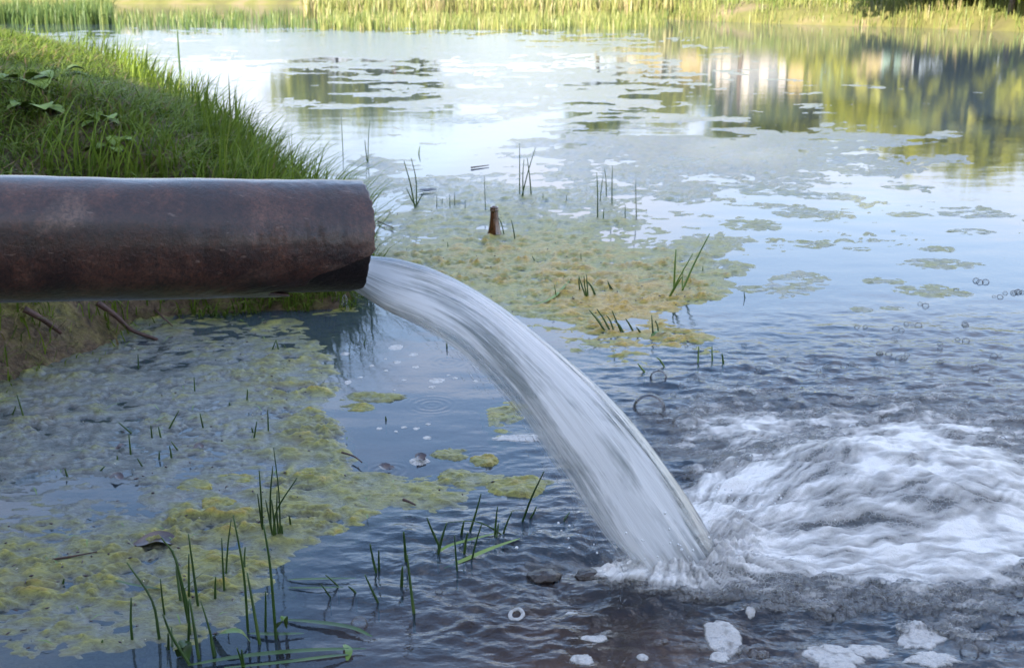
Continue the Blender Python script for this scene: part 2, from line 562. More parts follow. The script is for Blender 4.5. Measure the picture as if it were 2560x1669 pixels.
def jet_material(name, white_lo=0.36, white_hi=0.62, alpha_edge=True):
    m, nt, out = new_mat(name)
    uvn = nt.nodes.new("ShaderNodeUVMap"); uvn.uv_map = "UVMap"
    nA = noise(nt, 1.0, 6, 0.62, uvn.outputs["UV"], stretch=(11, 2.4, 1), dist=0.7)
    nB = noise(nt, 1.0, 4, 0.6, uvn.outputs["UV"], stretch=(44, 4.0, 1))
    nC = noise(nt, 1.0, 4, 0.55, uvn.outputs["UV"], stretch=(6, 5.0, 1), dist=.4)
    ad = N(nt, "ShaderNodeMath", operation='MULTIPLY_ADD')
    nt.links.new(nB.outputs["Fac"], ad.inputs[0]); ad.inputs[1].default_value = 0.85; nt.links.new(nA.outputs["Fac"], ad.inputs[2])
    ad2 = N(nt, "ShaderNodeMath", operation='MULTIPLY_ADD')
    nt.links.new(nC.outputs["Fac"], ad2.inputs[0]); ad2.inputs[1].default_value = 1.3
    nt.links.new(ad.outputs[0], ad2.inputs[2])
    ed = attr(nt, "clear")                        # 1 where the stream is a clear solid sheet
    sb = N(nt, "ShaderNodeMath", operation='MULTIPLY_ADD')
    nt.links.new(ed.outputs["Fac"], sb.inputs[0]); sb.inputs[1].default_value = -1.0
    nt.links.new(ad2.outputs[0], sb.inputs[2])
    mr = N(nt, "ShaderNodeMapRange")
    mr.inputs["From Min"].default_value = 1.30
    mr.inputs["From Max"].default_value = 1.62
    mr.inputs["To Min"].default_value = 0.06
    mr.inputs["To Max"].default_value = 0.95
    nt.links.new(sb.outputs[0], mr.inputs["Value"])
    white = N(nt, "ShaderNodeBsdfPrincipled", Roughness=0.22)
    white.inputs["Base Color"].default_value = (0.86, 0.87, 0.88, 1)
    trl = N(nt, "ShaderNodeBsdfTranslucent")
    trl.inputs["Color"].default_value = (0.82, 0.83, 0.84, 1)
    wm = N(nt, "ShaderNodeMixShader", Fac=0.30)
    nt.links.new(white.outputs["BSDF"], wm.inputs[1]); nt.links.new(trl.outputs["BSDF"], wm.inputs[2])
    b = bump(nt, ad.outputs[0], 0.40, 0.006)
    nt.links.new(b.outputs["Normal"], white.inputs["Normal"])
    gl = N(nt, "ShaderNodeBsdfGlossy", Roughness=0.25)
    gl.inputs["Color"].default_value = (0.55, 0.57, 0.58, 1)
    nt.links.new(b.outputs["Normal"], gl.inputs["Normal"])
    tr = N(nt, "ShaderNodeBsdfTransparent")
    tr.inputs["Color"].default_value = (0.74, 0.77, 0.76, 1)
    lw = N(nt, "ShaderNodeFresnel", IOR=1.38)
    nt.links.new(b.outputs["Normal"], lw.inputs["Normal"])
    cm = N(nt, "ShaderNodeMixShader")
    nt.links.new(lw.outputs["Fac"], cm.inputs["Fac"])
    nt.links.new(tr.outputs["BSDF"], cm.inputs[1]); nt.links.new(gl.outputs["BSDF"], cm.inputs[2])
    ms = N(nt, "ShaderNodeMixShader")
    nt.links.new(mr.outputs["Result"], ms.inputs["Fac"])
    dark_through = N(nt, "ShaderNodeBsdfDiffuse")       # grey stands in for the dark pond seen through clear water
    dark_through.inputs["Color"].default_value = (0.17, 0.19, 0.19, 1)
    tm = N(nt, "ShaderNodeMixShader", Fac=0.4)
    nt.links.new(cm.outputs["Shader"], tm.inputs[1]); nt.links.new(dark_through.outputs["BSDF"], tm.inputs[2])
    nt.links.new(tm.outputs["Shader"], ms.inputs[1]); nt.links.new(wm.outputs["Shader"], ms.inputs[2])
    fr_ = attr(nt, "fray")                        # the stream tears into threads along its lower edge
    fm = N(nt, "ShaderNodeMath", operation='MULTIPLY_ADD')
    nt.links.new(nB.outputs["Fac"], fm.inputs[0]); fm.inputs[1].default_value = -3.2; fm.inputs[2].default_value = 1.2
    fm2 = N(nt, "ShaderNodeMath", operation='MULTIPLY_ADD'); fm2.use_clamp = True
    nt.links.new(fr_.outputs["Fac"], fm2.inputs[0]); fm2.inputs[1].default_value = 1.5
    nt.links.new(fm.outputs[0], fm2.inputs[2])
    fm3 = N(nt, "ShaderNodeMath", operation='MULTIPLY'); fm3.use_clamp = True
    nt.links.new(fm2.outputs[0], fm3.inputs[0]); nt.links.new(fr_.outputs["Fac"], fm3.inputs[1])
    tr2 = N(nt, "ShaderNodeBsdfTransparent")
    fx = N(nt, "ShaderNodeMixShader")
    nt.links.new(fm3.outputs[0], fx.inputs["Fac"])
    nt.links.new(ms.outputs["Shader"], fx.inputs[1]); nt.links.new(tr2.outputs["BSDF"], fx.inputs[2])
    nt.links.new(fx.outputs["Shader"], out.inputs["Surface"])
    return m


def rust_material():
    m, nt, out = new_mat("rusted_steel")
    tc = nt.nodes.new("ShaderNodeTexCoord")
    ob = tc.outputs["Object"]
    nA = noise(nt, 14, 6, 0.62, ob, stretch=(1, 1, 1))
    nB = noise(nt, 70, 6, 0.7, ob)
    nC = noise(nt, 22, 5, 0.6, ob, stretch=(3.2, 1, 0.5))      # runs down the flank
    nD = noise(nt, 5, 4, 0.55, ob, stretch=(1.0, 1, 2.0), dist=0.4)
    base = ramp(nt, nA.outputs["Fac"], [(0.28, (0.013, 0.005, 0.003)), (0.46, (0.038, 0.014, 0.008)), (0.58, (0.072, 0.030, 0.018)), (0.74, (0.125, 0.064, 0.042))])
    orange = ramp(nt, nB.outputs["Fac"], [(0.58, (0, 0, 0)), (0.76, (0.65, 0.65, 0.65))])
    mx = N(nt, "ShaderNodeMixRGB"); mx.inputs["Color2"].default_value = (0.12, 0.042, 0.018, 1)
    nt.links.new(orange.outputs["Color"], mx.inputs["Fac"]); nt.links.new(base.outputs["Color"], mx.inputs["Color1"])
    mud = ramp(nt, nD.outputs["Fac"], [(0.56, (0, 0, 0)), (0.64, (0.6, 0.6, 0.6))])
    mx2 = N(nt, "ShaderNodeMixRGB"); mx2.inputs["Color2"].default_value = (0.17, 0.115, 0.085, 1)
    nt.links.new(mud.outputs["Color"], mx2.inputs["Fac"]); nt.links.new(mx.outputs["Color"], mx2.inputs["Color1"])
    run = ramp(nt, nC.outputs["Fac"], [(0.30, (0.45, 0.42, 0.42)), (0.55, (1, 1, 1))])
    mx3 = N(nt, "ShaderNodeMixRGB", blend_type='MULTIPLY', Fac=0.8)
    nt.links.new(mx2.outputs["Color"], mx3.inputs["Color1"]); nt.links.new(run.outputs["Color"], mx3.inputs["Color2"])
    rr = ramp(nt, nA.outputs["Fac"], [(0.3, (0.34,) * 3), (0.7, (0.55,) * 3)])
    p = N(nt, "ShaderNodeBsdfPrincipled", Metallic=0.0)
    p.inputs["Specular IOR Level"].default_value = 0.5
    p.inputs["Coat Weight"].default_value = 0.6
    p.inputs["Coat Roughness"].default_value = 0.20
    nt.links.new(rr.outputs["Color"], p.inputs["Roughness"])
    nE = noise(nt, 210, 5, 0.75, ob, stretch=(1, 1, 1), dist=.5)
    spk = ramp(nt, nE.outputs["Fac"], [(0.34, (0.35, 0.3, 0.3)), (0.5, (1, 1, 1)), (0.66, (1.7, 1.45, 1.35))])
    mx4 = N(nt, "ShaderNodeMixRGB", blend_type='MULTIPLY', Fac=1.0)
    nt.links.new(mx3.outputs["Color"], mx4.inputs["Color1"]); nt.links.new(spk.outputs["Color"], mx4.inputs["Color2"])
    scr = noise(nt, 30, 3, .5, ob, stretch=(0.5, 5, 5))       # scratches along the pipe
    scm = ramp(nt, scr.outputs["Fac"], [(0.68, (0, 0, 0)), (0.72, (0.5, 0.5, 0.5))])
    mx5 = N(nt, "ShaderNodeMixRGB"); mx5.inputs["Color2"].default_value = (0.22, 0.15, 0.12, 1)
    nt.links.new(scm.outputs["Color"], mx5.inputs["Fac"]); nt.links.new(mx4.outputs["Color"], mx5.inputs["Color1"])
    nt.links.new(mx5.outputs["Color"], p.inputs["Base Color"])
    b0 = bump(nt, nE.outputs["Fac"], 0.6, 0.0016)
    b1 = bump(nt, nB.outputs["Fac"], 0.7, 0.0045, b0.outputs["Normal"])
    b2 = bump(nt, nA.outputs["Fac"], 0.35, 0.004, b1.outputs["Normal"])
    nt.links.new(b2.outputs["Normal"], p.inputs["Normal"])
    nt.links.new(p.outputs["BSDF"], out.inputs["Surface"])
    return m


M_WATER = water_material()
M_ALGAE = algae_material()
M_FOAM = foam_material("froth", True)
M_FOAM2 = foam_material("foam_island", True, 0.62)
M_FOAMX = simple_mat("spray", [(0.3, (0.66, 0.67, 0.69)), (0.7, (0.8, 0.81, 0.82))], 60, 0.15, 0.2, 0.001)
M_BUB = bubble_material()
M_JET = jet_material("falling_water")
M_RUST = rust_material()
M_BED = simple_mat("pond_mud", [(0.3, (0.16, 0.09, 0.075)), (0.5, (0.32, 0.17, 0.135)), (0.7, (0.42, 0.23, 0.18))], 9, 0.8, 0.6, 0.02, 0.2)
def soil_material():
    m, nt, out = new_mat("bank_soil")
    tc = nt.nodes.new("ShaderNodeTexCoord"); ob = tc.outputs["Object"]
    nA = noise(nt, 6, 5, 0.6, ob); nB = noise(nt, 45, 6, 0.7, ob, dist=.8); nC = noise(nt, 13, 5, .65, ob)
    r = ramp(nt, nB.outputs["Fac"], [(0.3, (0.026, 0.016, 0.009)), (0.5, (0.105, 0.068, 0.036)), (0.66, (0.19, 0.135, 0.075))])
    moss = ramp(nt, nA.outputs["Fac"], [(0.48, (0, 0, 0)), (0.60, (0.75, 0.75, 0.75))])
    mr = ramp(nt, nB.outputs["Fac"], [(0.3, (0.04, 0.04, 0.006)), (0.65, (0.21, 0.19, 0.035))])
    mx = N(nt, "ShaderNodeMixRGB")
    nt.links.new(moss.outputs["Color"], mx.inputs["Fac"]); nt.links.new(r.outputs["Color"], mx.inputs["Color1"]); nt.links.new(mr.outputs["Color"], mx.inputs["Color2"])
    p = N(nt, "ShaderNodeBsdfPrincipled", Roughness=0.5)
    p.inputs["Specular IOR Level"].default_value = 0.4
    nt.links.new(mx.outputs["Color"], p.inputs["Base Color"])
    b1 = bump(nt, nC.outputs["Fac"], 1.0, 0.04)
    b2 = bump(nt, nB.outputs["Fac"], 1.0, 0.012, b1.outputs["Normal"])
    nt.links.new(b2.outputs["Normal"], p.inputs["Normal"])
    nt.links.new(p.outputs["BSDF"], out.inputs["Surface"])
    return m


M_BANK = soil_material()
M_STRAW = blade_mat("dead_grass", [(0.0, (0.05, 0.035, 0.02)), (0.5, (0.14, 0.10, 0.05)), (1.0, (0.30, 0.23, 0.12))], 0.15)
M_FARBANK = simple_mat("far_bank_soil", [(0.3, (0.11, 0.10, 0.05)), (0.5, (0.15, 0.15, 0.05)), (0.7, (0.22, 0.17, 0.11))], 0.9, 0.9, 0.6, 0.1, 0.1)
M_GRASS = blade_mat("grass_blade", [(0.0, (0.055, 0.10, 0.014)), (0.45, (0.135, 0.205, 0.026)), (0.8, (0.21, 0.285, 0.040)), (0.93, (0.17, 0.19, 0.04)), (1.0, (0.26, 0.19, 0.10))], rough=0.6, spec=0.2)
M_REED = blade_mat("reed_blade", [(0.0, (0.07, 0.13, 0.035)), (0.4, (0.16, 0.21, 0.05)), (0.75, (0.28, 0.29, 0.09)), (1.0, (0.42, 0.34, 0.19))], 0.3)
M_LEAFT = blade_mat("tree_leaf", [(0.0, (0.10, 0.14, 0.018)), (0.5, (0.30, 0.32, 0.028)), (1.0, (0.44, 0.43, 0.05))], 0.45)
M_RUSH = simple_mat("rush_stem", [(0.3, (0.018, 0.045, 0.010)), (0.55, (0.040, 0.085, 0.016)), (0.75, (0.075, 0.12, 0.022))], 14, 0.4, 0.2, 0.001, 0.4)
M_RUSHTIP = simple_mat("rush_tip", [(0.3, (0.035, 0.015, 0.012)), (0.7, (0.08, 0.04, 0.03))], 60, 0.6, 0.2, 0.001)
M_LEAF = simple_mat("broad_leaf", [(0.3, (0.11, 0.18, 0.03)), (0.6, (0.19, 0.27, 0.05)), (0.8, (0.25, 0.32, 0.07))], 22, 0.6, 0.35, 0.003)
M_LIME = simple_mat("lime_leaf", [(0.3, (0.06, 0.13, 0.015)), (0.7, (0.13, 0.21, 0.03))], 20, 0.4, 0.2, 0.002)
M_STICK = simple_mat("dead_wood", [(0.3, (0.035, 0.018, 0.014)), (0.7, (0.10, 0.05, 0.04))], 40, 0.6, 0.5, 0.002)
M_DEADLEAF = simple_mat("dead_leaf", [(0.3, (0.022, 0.012, 0.014)), (0.7, (0.06, 0.035, 0.035))], 40, 0.35, 0.5, 0.003, coat=0.5)
M_BARK = simple_mat("tree_bark", [(0.3, (0.06, 0.045, 0.035)), (0.7, (0.20, 0.16, 0.13))], 6, 0.9, 0.8, 0.03)

# ------------------------------------------------------------------ the pond: shared fields
IMP = G(1690, 1400)

RINGS = [(905, 858, 0.035, 0.0022), (1045, 868, 0.045, 0.0012), (1120, 905, 0.05, 0.0015), (1080, 1012, 0.05, 0.0018),
         (700, 1165, 0.06, 0.0014), (1540, 1640, 0.05, 0.0022), (970, 1178, 0.04, 0.0018), (1200, 1150, 0.06, 0.0015), (1880, 600, 0.03, 0.001)]


def turb_field(px, py):
    t = blobs(px, py, [(2050, 1290, 620, 330, 1.0), (1420, 1520, 520, 200, 0.55), (2350, 960, 620, 190, 0.42), (1250, 1380, 330, 130, 0.45),
                       (1750, 980, 300, 120, 0.25), (2300, 1600, 600, 200, 0.3)])
    return np.clip(t, 0, 1.1)


def water_h(X, Y):
    px, py = proj_np(X, Y)
    near = (Y < 6) & (Y > 0.6)
    T = np.where(near, turb_field(px, py), 0)
    h = np.zeros_like(X)
    r = np.hypot(X - IMP.x, Y - IMP.y)
    n1 = fbm(X / 0.13 + 0.5 * perlin(X / .2, Y / .2, 5), Y / 0.075, 11, 3)
    n2 = fbm(X / 0.045, Y / 0.030, 21, 3)
    ridge = 1 - np.abs(perlin(X / 0.085, Y / 0.055, 33))
    h = T * (0.014 * n1 + 0.0065 * n2 + 0.005 * (ridge - 0.7))
    h += 0.0022 * np.exp(-r / 0.5) * np.sin(2 * np.pi * r / 0.055 + 3 * n1) * sstep(0.1, 0.3, r) * near * np.clip(T, 0, 1)
    # boil of the plunging water
    h += np.where(near, blobs(px, py, [(2240, 1235, 330, 105, 0.045), (1990, 1180, 250, 70, 0.018), (1760, 1330, 110, 60, 0.02)]), 0)
    h -= np.where(near, blobs(px, py, [(1480, 1400, 170, 60, 0.010)]), 0)
    for cx, cy, rad, amp in RINGS:
        amp *= 0.22
        c = G(cx, cy)
        d = np.hypot(X - c.x, Y - c.y)
        h += amp * np.exp(-((d - rad * .6) / (rad * 0.5)) ** 2) * np.sin(2 * np.pi * d / 0.016) * 0.55
    h += np.where(Y < 8, 0.0006 * fbm(X / 0.22, Y / 0.12, 41, 2), 0)
    return h, T, px, py


# rows graded with distance, columns fanning out
def fan(rows_px, u):
    ys = np.array([G(1280, p).y for p in rows_px])
    ys = np.concatenate([np.array([-2.0, -0.8, 0.0, 0.5, 0.75]), ys])
    Y = np.repeat(ys[:, None], len(u), 1)
    X = u[None, :] * np.maximum(Y, 1.0) * 1.06
    return X, Y


u_in = np.linspace(-0.47, 0.47, 560)
u_out = np.array([0.5, 0.55, 0.62, 0.72, 0.85, 1.0, 1.25, 1.6])
u_all = np.concatenate([-u_out[::-1], u_in, u_out])
rows = np.concatenate([np.linspace(2100, 1710, 60), np.linspace(1706, 780, 430), np.linspace(776, -20, 170), np.linspace(-22, -50, 30)])
X, Y = fan(rows, u_all)
hW, T, pxW, pyW = water_h(X, Y)
rough_attr = np.clip(0.03 + T * 0.9, 0, 1)
murk = np.clip(0.45 + 0.5 * sstep(2.2, 4.5, Y) + 0.25 * T - blobs(pxW, pyW, [(1550, 1580, 560, 170, .55)]), 0, 1)
V = np.stack([X, Y, hW], -1).reshape(-1, 3)
F = grid_faces(*X.shape)
F = F[:, ::1]
water = mesh_np("pond_water", V, F, M_WATER, attrs={"rough": rough_attr.ravel(), "murk": murk.ravel()})
tag(water, "still pond water reflecting sky and trees, rippled around the jet", kind="structure")

# bed
gx, gy = np.meshgrid(np.linspace(-6, 8, 160), np.linspace(-2, 12, 160))
gz = -0.10 - 0.05 * fbm(gx / 0.8, gy / 0.8, 51, 4) - 0.10 * sstep(2.2, 5, gy) - 0.05 * sstep(0.5, 2.0, gx)
bed = mesh_np("pond_bed", np.stack([gx, gy, gz], -1).reshape(-1, 3), grid_faces(160, 160), M_BED)
tag(bed, "brown muddy bottom under the shallow water", kind="structure")
deep = MB(); deep.box((-120, -3, -3.0), (120, 130, -0.6))
tag(deep.build("pond_bed", M_BED), "dark mud bottom far out under the pond", kind="structure")

# ------------------------------------------------------------------ near bank
shore = [(-12, -4), (-1.6, -4), (-1.45, 0.5), (-1.32, 1.8)] + [tuple(G(a, b).xy) for a, b in ((-60, 990), (60, 945), (160, 905), (262, 868), (330, 810), (470, 788), (640, 778), (850, 772))] + \
        [(-0.44, 3.6), (-0.62, 4.2), (-0.95, 4.9), (-1.35, 5.8), (-1.85, 7.0), (-2.7, 8.6), (-4.5, 10.5), (-12, 15)]


def bank_dist(X, Y):
    best = np.full(X.shape, 1e9)
    inside = np.zeros(X.shape, bool)
    for i in range(len(shore)):
        (x1, y1), (x2, y2) = shore[i], shore[(i + 1) % len(shore)]
        dx, dy = x2 - x1, y2 - y1
        t = np.clip(((X - x1) * dx + (Y - y1) * dy) / (dx * dx + dy * dy), 0, 1)
        best = np.minimum(best, np.hypot(X - x1 - t * dx, Y - y1 - t * dy))
        cond = ((y1 > Y) != (y2 > Y)) & (X < (x2 - x1) * (Y - y1) / (y2 - y1 + 1e-12) + x1)
        inside ^= cond
    return np.where(inside, best, -best)


def bank_z(X, Y):
    d = bank_dist(X, Y) + 0.04 * fbm(X / 0.35, Y / 0.35, 61, 3)
    dp = np.maximum(d, 0)
    steep = 0.10 + 0.12 * sstep(-0.7, -1.3, X)
    z = steep * (1 - np.exp(-dp / 0.16)) + 0.62 * (1 - np.exp(-dp / 1.5))
    z = z + (0.035 * fbm(X / 0.28, Y / 0.28, 71, 4) + 0.022 * fbm(X / 0.07, Y / 0.07, 81, 4, .6)) * sstep(0.0, 0.12, d)
    return np.where(d > 0, z, np.maximum(d * 0.8, -0.5) - 0.003), d


gx, gy = np.meshgrid(np.concatenate([np.linspace(-11, -3.5, 50), np.linspace(-3.46, -0.2, 240)]), np.concatenate([np.linspace(-3, 2.1, 50), np.linspace(2.12, 6.0, 240), np.linspace(6.05, 14, 90)]))
gz, gd = bank_z(gx, gy)
bank = mesh_np("bank", np.stack([gx, gy, gz], -1).reshape(-1, 3), grid_faces(*gx.shape), M_BANK)
tag(bank, "grassy earth bank with a muddy foot behind the pipe", kind="structure")


# ------------------------------------------------------------------ blades
def blades(name, P, Hh, lean, az, Wd, tint, mat, nseg=3, bend=2.0, parent=None):
    P = np.asarray(P, float); n = len(P)
    t = np.linspace(0, 1, nseg + 1)
    dx, dy = np.cos(az), np.sin(az)
    V = np.zeros((n, 2 * nseg + 1, 3))
    for i, ti in enumerate(t):
        hor = lean * Hh * ti ** bend
        up = Hh * (ti - 0.35 * np.clip(lean, 0, 1.4) * ti ** 3)
        c = P + np.stack([dx * hor, dy * hor, up], -1)
        w = Wd * (1 - ti ** 1.6) * (0.75 + 0.5 * ti * (1 - ti) * 2)
        side = np.stack([-dy, dx, 0 * dx], -1) * w[:, None]
        if i < nseg:
            V[:, 2 * i] = c - side; V[:, 2 * i + 1] = c + side
        else:
            V[:, 2 * i] = c
    base = np.arange(n)[:, None] * (2 * nseg + 1)
    Fs = []
    for i in range(nseg - 1):
        Fs += [[2 * i, 2 * i + 1, 2 * i + 3], [2 * i, 2 * i + 3, 2 * i + 2]]
    k = 2 * (nseg - 1)
    Fs += [[k, k + 1, k + 2]]
    Fa = (base[:, :, None] + np.array(Fs)[None]).reshape(-1, 3)
    return mesh_np(name, V.reshape(-1, 3), Fa, mat, parent, smooth=True, attrs={"tint": np.repeat(tint, 2 * nseg + 1)})


def scatter_bank(n, cond):
    x = rng.uniform(-5.5, -0.3, n); y = rng.uniform(2.3, 9.0, n)
    z, d = bank_z(x, y)
    k = cond(x, y, z, d)
    return np.stack([x, y, z], -1)[k], d[k]


# short turf
P, d = scatter_bank(150000, lambda x, y, z, d: (d > 0.10) & (np.abs(x) < 0.50 * y + 0.3) & (fbm(x / .35, y / .35, 91, 3) > -0.55 + 0.35 * sstep(3.7, 3.2, y) - 0.25 * sstep(0.5, 0.1, d)))
n = len(P)
patch = fbm(P[:, 0] / .5, P[:, 1] / .5, 95, 3)
turf = blades("grass", P, rng.uniform(0.04, 0.115, n) * (1 + 0.6 * patch), rng.uniform(0.4, 2.2, n), rng.uniform(0, 2 * np.pi, n), rng.uniform(0.0020, 0.0046, n),
              np.clip(rng.normal(0.42, 0.2, n) + 0.25 * patch + (rng.random(n) < 0.10) * 0.6, 0, 1), M_GRASS)
tag(turf, "short green grass covering the top of the bank", "grass", kind="stuff")
# tall fringe along the water
P, d = scatter_bank(90000, lambda x, y, z, d: (d > -0.02) & (d < 0.42) & (y > 3.25) & (rng.random(len(x)) < 0.55 * sstep(-0.25, 0.2, fbm(x / .22, y / .22, 97, 3) + 0.12)))
n = len(P)
fr = blades("tall_grass", P, rng.uniform(0.10, 0.30, n), rng.uniform(0.15, 1.1, n), rng.normal(-0.1, 1.1, n), rng.uniform(0.0022, 0.0052, n),
            np.clip(rng.normal(0.5, 0.2, n), 0, 1), M_GRASS, nseg=4)
tag(fr, "long green grass blades fringing the water edge of the bank", "grass", kind="stuff")
# longest blades leaning out over the water at the tip of the bank
P, d = scatter_bank(60000, lambda x, y, z, d: (d > -0.05) & (d < 0.30) & (y > 3.35) & (y < 5.2) & (rng.random(len(x)) < 0.30))
n = len(P)
fr3 = blades("overhanging_grass", P, rng.uniform(0.16, 0.36, n), rng.uniform(0.3, 1.3, n), rng.normal(-0.2, 0.8, n), rng.uniform(0.0024, 0.0058, n), np.clip(rng.normal(0.62, 0.18, n), 0, 1), M_GRASS, nseg=5)
tag(fr3, "longest bright grass blades leaning over the water at the tip of the bank", "grass", kind="stuff")
# grass at the foot of the bank seen under the pipe, and on the mud
x0 = rng.uniform(-1.5, -0.3, 40000); y0 = rng.uniform(2.35, 3.6, 40000)


def foot_grass(cond):
    z, d = bank_z(x0, y0)
    k = cond(x0, y0, z, d)
    return np.stack([x0, y0, z], -1)[k], d[k]


P, d = foot_grass(lambda x, y, z, d: (d > -0.04) & (d < 0.22) & (rng.random(len(x)) < 0.6 * np.where(x > -0.98, 0.12 + 0.8 * sstep(-0.98, -0.7, x), 0.12) * (fbm(x / .15, y / .15, 99, 2) > -0.15)))
n = len(P)
fr2 = blades("waterside_grass", P, rng.uniform(0.03, 0.11, n), rng.uniform(0.4, 1.6, n), rng.uniform(-2.4, 0.4, n), rng.uniform(0.0014, 0.0034, n),
             np.clip(rng.normal(0.45, 0.22, n), 0, 1), M_GRASS, nseg=3)
tag(fr2, "low tufts of grass at the muddy foot of the bank under the pipe", "grass", kind="stuff")


# dead straw lying on the bank and its muddy foot
P, d = scatter_bank(26000, lambda x, y, z, d: (d > 0.01) & (np.abs(x) < 0.50 * y + 0.3) & ((y < 3.6) | (d > .3)) & (fbm(x / .25, y / .25, 94, 3) > -0.05))
n = len(P)
P[:, 2] += 0.004
straw = blades("dead_grass", P, rng.uniform(0.03, 0.12, n), rng.uniform(1.2, 2.0, n), rng.uniform(0, 6.28, n), rng.uniform(0.001, 0.0024, n), np.clip(rng.normal(.5, .25, n), 0, 1), M_STRAW, nseg=2, bend=1.2)
tag(straw, "withered straw lying between the grass and on the mud", "dead grass", kind="stuff")


# broad-leaved weeds on the bank
def weed(px, py, size, nl, label, seed):
    r = random.Random(seed)
    best, pt = 1e9, None
    for k in range(400):
        Yd = 3.2 + 6.0 * k / 400
        p = at(px, py, Yd)
        z, dd = bank_z(np.array([p.x]), np.array([p.y]))
        if abs(z[0] - p.z) < best and dd[0] > 0: best, pt = abs(z[0] - p.z), Vector((p.x, p.y, z[0]))
    o = empty("broadleaf_weed", pt)
    tag(o, label, "weed", "broad-leaved weeds in the bank grass")
    for i in range(nl):
        a = 2 * math.pi * i / nl + r.uniform(-.4, .4)
        L = size * r.uniform(0.7, 1.15)
        el = r.uniform(0.35, 0.95)
        mb = MB()
        dv = Vector((math.cos(a), math.sin(a), 0))
        pts, ws = [], []
        for j in range(8):
            t = j / 7
            pts.append(pt + dv * (L * t * math.cos(el)) + Vector((0, 0, 0.02 + L * (math.sin(el) * t - 0.55 * t * t))))
            ws.append(L * 0.30 * (max(0.0, math.sin(math.pi * max(0, (t - 0.18) / 0.82))) ** 0.75 if t > 0.2 else 0.03))
        mb.ribbon(pts, ws, fold=0.25)
        mb.build("leaf", M_LEAF, o)


weed(60, 235, 0.150, 8, "broad-leaved weed with pale round leaves at the left frame edge of the bank", 1)
weed(150, 205, 0.131, 8, "broad-leaved weed highest up the bank beside a withered stalk", 2)
weed(90, 300, 0.122, 7, "bright broad-leaved weed low on the bank at far left", 3)
weed(255, 330, 0.094, 6, "small broad-leaved weed amid flattened grass in mid bank", 4)
weed(285, 385, 0.094, 6, "lone leafy weed just above the pipe's far edge", 5)
weed(225, 235, 0.112, 7, "dark-leaved weed between the turf and the tall fringe", 6)

# sticks
def stick(pxs, label, r0=0.006, zoff=0.012):
    pts = []
    for (a, b, zz) in pxs:
        pts.append(G(a, b, zz))
    mb = MB()
    sub = []
    for i in range(len(pts) - 1):
        for k in range(4): sub.append(pts[i].lerp(pts[i + 1], k / 4) + Vector((0, 0, random.uniform(-.002, .002))))
    sub.append(pts[-1])
    mb.tube(sub, [r0 * (1 - 0.6 * i / (len(sub) - 1)) for i in range(len(sub))], 7)
    o = mb.build("stick", M_STICK)
    tag(o, label, "stick")


# ------------------------------------------------------------------ far shore
far_pts = [(-900, 12), (200, 9), (780, 14), (1300, 32), (1640, 47), (1900, 58), (2200, 66), (2560, 80), (3300, 104)]
fs = [G(a, b) for a, b in far_pts]
fx = np.array([p.x for p in fs]); fy = np.array([p.y for p in fs])
gx, gt = np.meshgrid(np.linspace(fx[0], fx[-1], 260), np.concatenate([np.linspace(-1.5, 4, 40), np.linspace(4.3, 90, 50)]))
shy = np.interp(gx, fx, fy) + 0.8 * fbm(gx / 2.5, gx * 0 + 3.3, 101, 3)
dd = gt
gz = np.where(dd > 0, 0.42 * (1 - np.exp(-dd / 0.8)) + 2.2 * sstep(2, 40, dd) + 0.16 * fbm(gx / 1.2, (gt + shy) / 1.2, 103, 4) * sstep(0, 1.5, dd), dd * 0.35)
farb = mesh_np("far_bank", np.stack([gx, shy + gt, gz], -1).reshape(-1, 3), grid_faces(*gx.shape), M_FARBANK)
tag(farb, "sunlit far shore of dry grass and bare soil", kind="structure")


def far_z(x, y):
    d = y - np.interp(x, fx, fy)
    return np.where(d > 0, 0.42 * (1 - np.exp(-d / 0.8)) + 2.2 * sstep(2, 40, d), -0.02)


def reeds(name, n, pxr, pyr, hr, tint, label, keep=None, seed=0, w=(0.006, 0.014)):
    a = rng.uniform(*pxr, n); b = rng.uniform(*pyr, n)
    pts = np.array([G(i, j) for i, j in zip(a, b)])
    k = np.ones(n, bool)
    if keep is not None: k = keep(a, b, pts)
    pts = pts[k]
    m = len(pts)
    pts[:, 2] = np.maximum(far_z(pts[:, 0], pts[:, 1]), -0.02)
    cl = fbm(pts[:, 0] / 0.6, pts[:, 1] / 1.5, 111 + seed, 3)
    o = blades(name, pts, rng.uniform(*hr, m) * (1 + 0.6 * cl), rng.uniform(0.02, 0.45, m), rng.uniform(0, 6.28, m), rng.uniform(*w, m),
               np.clip(rng.normal(tint, 0.16, m) + 0.3 * cl, 0, 1), M_REED, nseg=3)
    tag(o, label, "reeds", kind="stuff")


def kp(seed, thr, sx=0.8, sy=2.0):
    return lambda a, b, p: fbm(p[:, 0] / sx, p[:, 1] / sy, seed, 3) > thr


